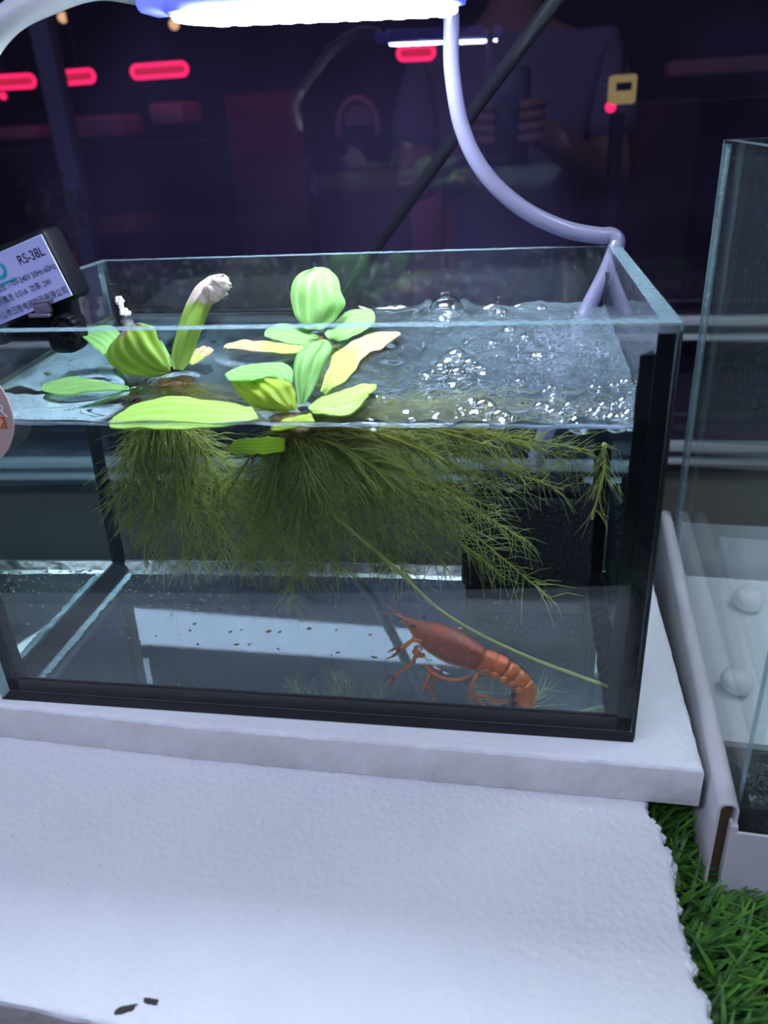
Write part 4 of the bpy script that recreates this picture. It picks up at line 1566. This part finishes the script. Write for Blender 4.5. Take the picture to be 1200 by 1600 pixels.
def tb_(m, x0, x1, y0, y1, z0, z1, mi=0, fm=None):
    m.box(x0, x1, y0, y1, z0, z1, mi, R3, T0, fm)


LT = 0.26
m = MB()
sec_o = [(0, .001), (0, .0500)] + [(.0039 - .0039 * math.cos(a), .0500 + .0034 * math.sin(a)) for a in np.linspace(.25, PI - .25, 9)] + [(.0078, .0500), (.0078, .001)]
sec_i = [(.0010, .001), (.0010, .0498)] + [(.0039 - .0029 * math.cos(a), .0498 + .0025 * math.sin(a)) for a in np.linspace(.25, PI - .25, 9)] + [(.0068, .0498), (.0068, .001)]
ns = len(sec_o)
VV = []
for yv_ in (0.0, LT * .33, LT * .66, LT):
    VV += [T0 + R3 @ np.array((x, yv_, z)) for x, z in sec_o] + [T0 + R3 @ np.array((x, yv_, z)) for x, z in sec_i]
fs = []
for q in range(3):
    o0, o1 = q * 2 * ns, (q + 1) * 2 * ns
    for i in range(ns - 1):
        fs.append((o0 + i, o0 + i + 1, o1 + i + 1, o1 + i))
        fs.append((o0 + ns + i, o1 + ns + i, o1 + ns + i + 1, o0 + ns + i + 1))
    for i in (0, ns - 1):
        fs.append((o0 + i, o1 + i, o1 + ns + i, o0 + ns + i))
for o0 in (0, 6 * ns):
    for i in range(ns - 1):
        fs.append((o0 + i, o0 + ns + i, o0 + ns + i + 1, o0 + i + 1))
m.add(VV, fs)
m.build('side_wall', 'cardboard_white', tray, smooth=math.radians(40), label='folded double side wall with rounded lip')
m = MB()
tb_(m, .0012, .0066, .006, .0075, .003, .0515)
m.build('wall_core', 'cardboard_core', tray, smooth=False, label='brown hollow inside the fold')
m = MB()
tb_(m, .0066, .24, -.0016, -.0004, 0.0005, .0400)
tb_(m, .0055, .0082, -.0014, .003, 0.0005, .0430)
m.build('front_wall', 'cardboard_white', tray, smooth=False)
m = MB()
tb_(m, .0075, .24, LT - .001, LT, 0.001, .0450)
m.build('back_wall', 'cardboard_white', tray, smooth=False)
m = MB()
tb_(m, .0012, .24, 0, LT, 0.0005, .0015)
m.build('tray_base', 'cardboard_white', tray, smooth=False)

TT = thing('tall_glass_tank', tuple(T0 + R3 @ np.array((.0095, .006, .002))), 'tall clear glass tank with black gravel standing in the cardboard tray', 'aquarium')
TE = ['tall_glass', 'glass_edge']
th_ = 0.0055


def tpane(name, x0, x1, y0, y1, z0, z1, big):
    m = MB()
    bigf = {'y': (2, 3), 'x': (4, 5), 'z': (0, 1)}[big]
    fm = [0 if k in bigf else 1 for k in range(6)]
    if big == 'x':
        fm[2] = fm[3] = 0
    m.box(x0, x1, y0, y1, z0, z1, 0, R3, T0, fm)
    m.build(name, TE, TT, smooth=False)


tx0, tx1, ty0, ty1, tz0, tz1 = .0095, .235, .006, .2555, .002, .2810
tpane('side_pane', tx0, tx0 + th_, ty0 + th_, ty1 - th_, tz0, tz1, 'x')
tpane('side_pane', tx1 - th_, tx1, ty0 + th_, ty1 - th_, tz0, tz1, 'x')
tpane('front_pane', tx0, tx1, ty0, ty0 + th_, tz0, tz1, 'y')
tpane('back_pane', tx0, tx1, ty1 - th_, ty1, tz0, tz1, 'y')
tpane('bottom_pane', tx0 + th_, tx1 - th_, ty0 + th_, ty1 - th_, tz0, tz0 + .005, 'z')
m = MB()
a = T0 + R3 @ np.array((tx0 + .002, ty1 - th_ + .002, 0))
m.tube([a + np.array((0, 0, z)) for z in np.linspace(.006, tz1 - .002, 12)], .0022, 8)
m.build('corner_seal', 'clear_silicone', TT, label='clear silicone in the back left corner')

m = MB()
R_, o_ = R3, T0
m.box(.0170, .200, .085, .247, .0072, .0110, 0, R3, T0)
tag(m.build('white_sheet', 'white_sheet', smooth=False), 'white plastic sheet lying in the back of the tall tank', 'sheet')
for (u, v, s_, lab) in ((1170, 935, .0085, 'white rounded pebble in the tall tank, the farther one'), (1152, 1062, .0080, 'white rounded pebble in the tall tank, the nearer one')):
    p = onz(u, v, T0[2] + .019)
    m = MB()
    bm = bmesh.new()
    bmesh.ops.create_icosphere(bm, subdivisions=3, radius=s_)
    for q in bm.verts:
        q.co = Vector((q.co.x * 1.05, q.co.y * 1.1, q.co.z * .95)) * (1 + .06 * noise.noise(q.co * 180))
    m.bm(bm, None, (p[0], p[1], T0[2] + .0110 + s_ * .9), 0)
    tag(m.build('pebble', 'pebble_white'), lab, 'pebble', 'white pebbles in the tall tank')
gv = MB()
gx = np.linspace(tx0 + th_ + .0004, tx1 - th_ - .0004, 40)
gy = np.linspace(ty0 + th_ + .0004, .083, 24)
rows = []
for x in gx:
    for y in gy:
        z = .034 * (1 - sstep(.03, .08, y)) + .007 + .0016 * noise.noise(Vector((x * 300, y * 300, 1)))
        rows.append(T0 + R3 @ np.array((x, y, z)))
fs = [(i * 24 + j, (i + 1) * 24 + j, (i + 1) * 24 + j + 1, i * 24 + j + 1) for i in range(39) for j in range(23)]
gv.add(rows, fs)
base_rows = [(r_[0], r_[1], T0[2] + .0071) for r_ in rows]
gv.add(base_rows, [f[::-1] for f in fs])
bdg = [i * 24 for i in range(40)] + [39 * 24 + j for j in range(1, 24)] + [i * 24 + 23 for i in range(38, -1, -1)] + [j for j in range(22, 0, -1)]
for i in range(len(bdg)):
    a_, c_ = bdg[i], bdg[(i + 1) % len(bdg)]
    gv.f.append([a_, c_, 960 + c_, 960 + a_])
    gv.m.append(0)
for i in range(2600):
    x, y = random.uniform(gx[0] + .001, min(gx[-1], .10)), random.uniform(gy[0] + .0012, .075)
    z = .034 * (1 - sstep(.03, .08, y)) + .007
    z = random.uniform(.006, z) if y < gy[0] + .004 else z
    r_ = random.uniform(.0005, .0011)
    bm = bmesh.new()
    bmesh.ops.create_icosphere(bm, subdivisions=0 if False else 1, radius=r_)
    gv.bm(bm, None, T0 + R3 @ np.array((x, y, z)), 0)
tag(gv.build('black_gravel', 'gravel', smooth=False, fix=False), 'black speckled gravel heaped in the front of the tall tank', 'gravel', kind='stuff')

# ------------------------------------------------------------------ pale shelf rails behind the tanks
for i, (v, hpx, lab) in enumerate(((500, 11, 'topmost pale rail behind the tall tank'), (526, 7, 'thin pale rail just below the topmost one'), (697, 13, 'pale rail at half height behind the tanks'), (720, 7, 'thin pale rail just below the half-height one'), (768, 11, 'lowest pale rail near the grass behind the tanks'))):
    yy = .398
    p = ony(1120, v, yy)
    m = MB()
    hh = hpx / FPX * 0.72 / 2
    m.rbox((0.35, yy, p[2]), (1.5, .010, hh * 2), .001, 2)
    for xx in (-0.385, 1.085):
        m.rbox((xx, yy, (p[2] - .053) / 2), (.012, .008, max(.004, p[2] + .053)), .001, 2) if i in () else None
    tag(m.build('shelf_rail', 'rail_white', smooth=math.radians(40)), lab, 'rail', 'pale rails behind the tanks')

# ------------------------------------------------------------------ dim room beyond the dark glass
b = MB()
b.box(-3, 4, 0.9, 4.1, 1.55, 1.60)
o = b.build('ceiling', 'dark_wall', smooth=False)
o['kind'] = 'structure'


def hanger(t, x, y, z):
    m = MB()
    m.tube([(x, y, z), (x, y, (z + 1.55) / 2), (x, y, 1.552)], .004, 6)
    m.build('hanger', 'dim_navy', t)


def far(u, v, y):
    return ony(u, v, y)


def px2m(px, y):
    return px / FPX * (y - CAM[1]) * 1.01


# red pill-shaped sign lights
def pill(u0, u1, v0, v1, y, lab):
    a, c = far(u0, v0, y), far(u1, v1, y)
    hgt = px2m(15, y) / 2
    t = thing('sign_light', tuple((a + c) / 2), lab, 'sign light', 'red pill lights')
    d = (c - a)
    d[1] = 0
    Ln = np.linalg.norm(d)
    d /= Ln
    upv = np.cross(d, np.array([0, 1.0, 0])) * -1
    ring = []
    for k in range(13):
        an = -PI / 2 + PI * k / 12
        ring.append(c - d * hgt + d * hgt * math.cos(an) + upv * hgt * math.sin(an))
    for k in range(13):
        an = PI / 2 + PI * k / 12
        ring.append(a + d * hgt + d * hgt * math.cos(an) + upv * hgt * math.sin(an))
    ring.append(ring[0])
    m = MB()
    m.tube(ring, hgt * .34, 8)
    m.build('tube', 'neon_red', t)
    m = MB()
    q = np.array(ring[:-1])
    m.add(np.concatenate([q, q + np.array([0, hgt * .4, 0])]), [tuple(range(26)), tuple(range(26, 52))[::-1]] + [(i, (i + 1) % 26, 26 + (i + 1) % 26, 26 + i) for i in range(26)])
    m.build('face', 'neon_core', t, smooth=False)
    hanger(t, (a[0] + c[0]) / 2, y + hgt * .5, (a[2] + c[2]) / 2 + hgt * .6)


pill(-40, 54, 131, 126, 1.9, 'red pill light at the far left edge')
pill(96, 147, 122, 118, 2.1, 'short red pill light, second from the left')
pill(206, 292, 113, 107, 1.9, 'long red pill light, third from the left')
pill(622, 678, 84, 81, 1.45, 'red pill light beneath the lamp reflection, right of the others')
for (u, v, r, lab, mt) in ((98, 27, 7, 'small warm ceiling bulb, the left one of two', 'warm_bulb'), (272, 38, 7, 'small warm ceiling bulb, the right one of two', 'warm_bulb'), (954, 167, 7, 'round red lamp on the dark post under the yellow sign', 'neon_red'), (5, 150, 5, 'tiny red lamp at the far left', 'neon_red')):
    yl = 1.22 if u == 954 else 2.2
    p = far(u, v, yl)
    s_ = px2m(r, yl)
    t = thing('small_lamp', tuple(p), lab, 'lamp')
    m = MB()
    m.sphere(p, s_, 12, 8)
    m.build('bulb', mt, t)
    m = MB()
    m.tube([p + np.array([0, s_ * .5, s_ * .8]), p + np.array([0, s_ * .5, s_ * 1.5])], [s_ * .7, s_ * .5], 10)
    m.build('socket', 'dim_navy', t)
    if v < 60:
        hanger(t, p[0], p[1] + s_ * .5, p[2] + s_ * 1.4)


def dimbox(name, u0, v0, u1, v1, y, mt, lab, cat, depth=.15, r=.01, rot=0, to_floor=False):
    a, c = far(u0, v1, y), far(u1, v0, y)
    vm = max(0, (v0 + v1) / 2)          # widths measured at mid height
    a[0], c[0] = far(u0, vm, y)[0], far(u1, vm, y)[0]
    m = MB()
    z0 = -0.95 if to_floor else a[2]
    m.rbox(((a[0] + c[0]) / 2, y + depth / 2, (z0 + c[2]) / 2), (abs(c[0] - a[0]), depth, abs(c[2] - z0)), r, 2, Matrix.Rotation(rot, 3, 'Y'))
    return tag(m.build(name, mt, smooth=math.radians(40)), lab, cat)


p = far(972, 140, 1.22)
t = thing('hanging_sign', tuple(p), 'small square yellow lit sign above the red lamp', 'sign')
s_ = px2m(17, 1.22)
m = MB()
m.rbox(p, (s_ * 2, .03, s_ * 2), .004, 2)
m.build('sign_face', 'yellow_sign', t)
m = MB()
m.box(p[0] - s_ * .55, p[0] + s_ * .55, 1.19, 1.204, p[2] - s_ * .1, p[2] + s_ * .45)
m.build('dark_panel', 'dim_navy', t, smooth=False)
hanger(t, p[0], p[1], p[2] + s_ * .95)
dimbox('post', 948, 176, 966, 470, 1.22, 'dim_navy', 'dark post under the small red lamp', 'post', .06, .005, 0, True)
dimbox('concrete_column', 62, -60, 94, 330, 1.7, 'column_grey', 'grey column at the left in the dim room', 'column', .05, .01, 0, True)
dimbox('mauve_box', 112, 178, 190, 218, 2.0, 'mauve_box', 'mauve box on the dark shelf beside the grey column', 'box')
dimbox('rose_box', 232, 158, 286, 196, 2.0, 'rose_box', 'rose box on the dark shelf under the long red light', 'box')
dimbox('mauve_box', -30, 195, 60, 222, 2.0, 'mauve_box', 'flat mauve box at the far left of the dark shelf', 'box')
dimbox('dark_shelf', -60, 222, 330, 238, 1.98, 'dark_shelf', 'long dark shelf holding the mauve and rose boxes', 'shelf', .3)
dimbox('crate', 350, 140, 470, 196, 2.4, 'dark_shelf', 'dark carton left of the arched pink mirror', 'carton', .15, .01, 0, True)
dimbox('crate', 636, 130, 690, 200, 2.3, 'mauve_box', 'mauve carton below the rightmost red light', 'carton', .15, .01, 0, True)
dimbox('ceiling_beam', 1045, 78, 1300, 120, 2.6, 'beige_beam', 'beige beam at the upper right of the dim room', 'beam', .1)
dimbox('cabinet', 1000, 150, 1090, 300, 2.2, 'dark_shelf', 'dark brown cabinet right of the post', 'cabinet', .3, .01, 0, True)
dimbox('rust_crate', 150, 340, 215, 366, 1.6, 'rust', 'low rust-orange crate at the lower left', 'crate')
dimbox('display_case', 470, 260, 690, 420, 2.6, 'dark_shelf', 'dark display case behind the centre', 'case', .3, .01, 0, True)
# arched pink thing over a dark tablet (left of centre)
p = far(560, 200, 2.0)
t = thing('arched_mirror', tuple(p), 'dim pink arched mirror frame left of centre', 'mirror')
m = MB()
rr = px2m(28, 2.0)
m.tube([p + np.array([rr * math.cos(a), 0, rr * 1.3 * math.sin(a)]) for a in np.linspace(-.3, PI + .3, 24)], rr * .16, 10)
m.build('frame', 'rose_box', t)
m = MB()
m.rbox(p + np.array([0, .02, rr * .55]), (rr * 1.5, .02, rr * .95), .004, 2)
m.build('panel', 'rose_box', t)
hanger(t, p[0], p[1] + .02, p[2] + rr * 1.28)
# bush at lower left of the dim room
pb_ = far(105, 335, 1.5)
t = thing('potted_bush', (pb_[0], 1.5, -0.95), 'dim green bush at the foot of the grey column', 'plant')
m = MB()
for k in range(160):
    c = pb_ + rng.normal(size=3) * np.array([.045, .03, .035])
    d = rng.normal(size=3)
    d /= np.linalg.norm(d)
    e1 = np.cross(d, (0, 0, 1.0))
    e1 /= np.linalg.norm(e1) + 1e-9
    m.add([c, c + d * .015 + e1 * .007, c + d * .034, c + d * .015 - e1 * .007], [(0, 1, 2, 3)])
fo = m.build('foliage', 'dim_leaf', t, smooth=False, fix=False)
fo['kind'] = 'stuff'
m = MB()
m.tube([(pb_[0], 1.5, -.60), (pb_[0], 1.5, pb_[2])], [.02, .008], 8)
m.build('trunk', 'rust', t)
m = MB()
m.tube([(pb_[0], 1.5, -.95), (pb_[0], 1.5, -.6), (pb_[0], 1.5, -.58)], [.10, .14, .14], 20)
m.build('pot', 'dark_shelf', t)


# ------------------------------------------------------------------ person in the dim glass
def skin_mesh(joints, bones, root, name, mt, parent, sub=2):
    me = bpy.data.meshes.new(name)
    o0 = np.array(ORG.get(parent.name))
    me.from_pydata([tuple(np.array(j[0]) - o0) for j in joints], bones, [])
    o = bpy.data.objects.new(name, me)
    COL.objects.link(o)
    md = o.modifiers.new('skin', 'SKIN')
    for i, j in enumerate(joints):
        r = j[1]
        me.skin_vertices[0].data[i].radius = r if isinstance(r, tuple) else (r, r)
    me.skin_vertices[0].data[root].use_root = True
    md.use_smooth_shade = True
    ms = o.modifiers.new('sub', 'SUBSURF')
    ms.levels = ms.render_levels = sub
    dg = bpy.context.evaluated_depsgraph_get()
    dg.update()
    me2 = bpy.data.meshes.new_from_object(o.evaluated_get(dg))
    bpy.data.objects.remove(o)
    me2.materials.clear()
    me2.materials.append(MATS[mt])
    o = bpy.data.objects.new(name, me2)
    COL.objects.link(o)
    o.parent = parent
    ORG[o.name] = o0
    return o


sh = far(850, 62, 1.55)
cx_, y_, zs = sh[0] - .06, 1.66, sh[2] + .0          # shoulder line
per_ = thing('person', (cx_, y_, -0.95), 'person in grey short-sleeved shirt holding up a phone in the dark glass', 'person')


def pp(dx, dy, dz):
    return (cx_ + dx, y_ + dy, zs + dz)


J = [(pp(0, 0, -.50), (.13, .10)), (pp(0, .01, -.28), (.13, .10)), (pp(0, 0, -.08), (.145, .10)), (pp(0, -.01, .05), .055), (pp(0, -.03, .12), .055),
     (pp(.17, 0, -.03), .055), (pp(.22, -.06, -.27), .042), (pp(.07, -.30, -.17), .030), (pp(.03, -.34, -.15), .026),
     (pp(-.17, 0, -.03), .055), (pp(-.22, -.06, -.27), .042), (pp(-.07, -.30, -.17), .030), (pp(-.04, -.34, -.15), .026),
     (pp(.09, 0, -.60), .085), (pp(.10, -.01, -1.0), .06), (pp(.10, 0, zs * 0 - (zs + .95) + .06), .04), (pp(.10, -.12, -(zs + .95) + .03), .03),
     (pp(-.09, 0, -.60), .085), (pp(-.10, -.01, -1.0), .06), (pp(-.10, 0, -(zs + .95) + .06), .04), (pp(-.10, -.12, -(zs + .95) + .03), .03)]
Bn = [(0, 1), (1, 2), (2, 3), (3, 4), (2, 5), (5, 6), (6, 7), (7, 8), (2, 9), (9, 10), (10, 11), (11, 12), (0, 13), (13, 14), (14, 15), (15, 16), (0, 17), (17, 18), (18, 19), (19, 20)]
skin_mesh(J, Bn, 0, 'body', 'skin', per_)
Js = [(pp(0, 0, -.66), (.175, .145)), (pp(0, .01, -.28), (.160, .125)), (pp(0, 0, -.08), (.162, .115)), (pp(0, 0, .00), .085), (pp(.175, 0, -.03), .075), (pp(.215, -.045, -.20), .066), (pp(-.175, 0, -.03), .075), (pp(-.215, -.045, -.20), .066)]
skin_mesh(Js, [(0, 1), (1, 2), (2, 3), (2, 4), (4, 5), (2, 6), (6, 7)], 0, 'shirt', 'shirt_grey', per_)
Jt = [(pp(0, 0, -.52), (.155, .12)), (pp(.09, 0, -.62), .115), (pp(.10, -.01, -1.0), .072), (pp(.10, 0, -(zs + .95) + .09), .055), (pp(-.09, 0, -.62), .115), (pp(-.10, -.01, -1.0), .072), (pp(-.10, 0, -(zs + .95) + .09), .055)]
skin_mesh(Jt, [(0, 1), (1, 2), (2, 3), (0, 4), (4, 5), (5, 6)], 0, 'trousers', 'trouser_dark', per_)
m = MB()
hc = np.array(pp(0, -.04, .225))
m.sphere(hc, .1, 20, 14, 0, (.76, .92, 1.15))
m.sphere(hc + np.array([0, -.095, -.01]), .018, 8, 6, 0, (.7, 1, 1.2))
for sx in (-1, 1):
    m.sphere(hc + np.array([sx * .077, .005, -.005]), .025, 8, 6, 0, (.4, .7, 1.1))
m.sphere(hc + np.array([0, -.086, -.052]), .022, 10, 6, 1, (1.1, .35, .3))
for sx in (-1, 1):
    m.sphere(hc + np.array([sx * .031, -.083, .015]), .011, 8, 6, 1)
m.build('head', ['skin', 'hair_dark'], per_)
m = MB()
m.sphere(hc + np.array([0, .02, .035]), .1, 18, 12, 0, (.82, .95, 1.0))
m.build('hair', 'hair_dark', per_)
for sx in (-1, 1):
    w0_ = np.array(pp(.035 * sx - .005, -.34, -.15))
    m = MB()
    m.sphere(w0_ + np.array([0, -.03, .01]), .034, 12, 8, 0, (.6, 1.1, 1.0))
    for k in range(4):
        f0 = w0_ + np.array([sx * .012, -.055, .03 - k * .017])
        m.tube(bez([f0, f0 + np.array([sx * .012, -.028, .004]), f0 + np.array([-sx * .004, -.050, .004]), f0 + np.array([-sx * .026, -.052 + k * .002, .002])], 12), .0078, 8)
    m.tube(bez([w0_ + np.array([-sx * .008, -.03, .03]), w0_ + np.array([-sx * .018, -.05, .045]), w0_ + np.array([-sx * .022, -.062, .05])], 8), .009, 8)
    m.build('hand', 'skin', per_)
m = MB()
m.rbox(np.array(pp(-.005, -.412, -.135)), (.076, .009, .150), .004, 2)
m.sphere(np.array(pp(-.025, -.418, -.085)), .007, 10, 6, 0, (1, .4, 1))
tag(m.build('phone', 'phone_black', smooth=math.radians(40)), 'dark phone held up by the person in the grey shirt', 'phone')
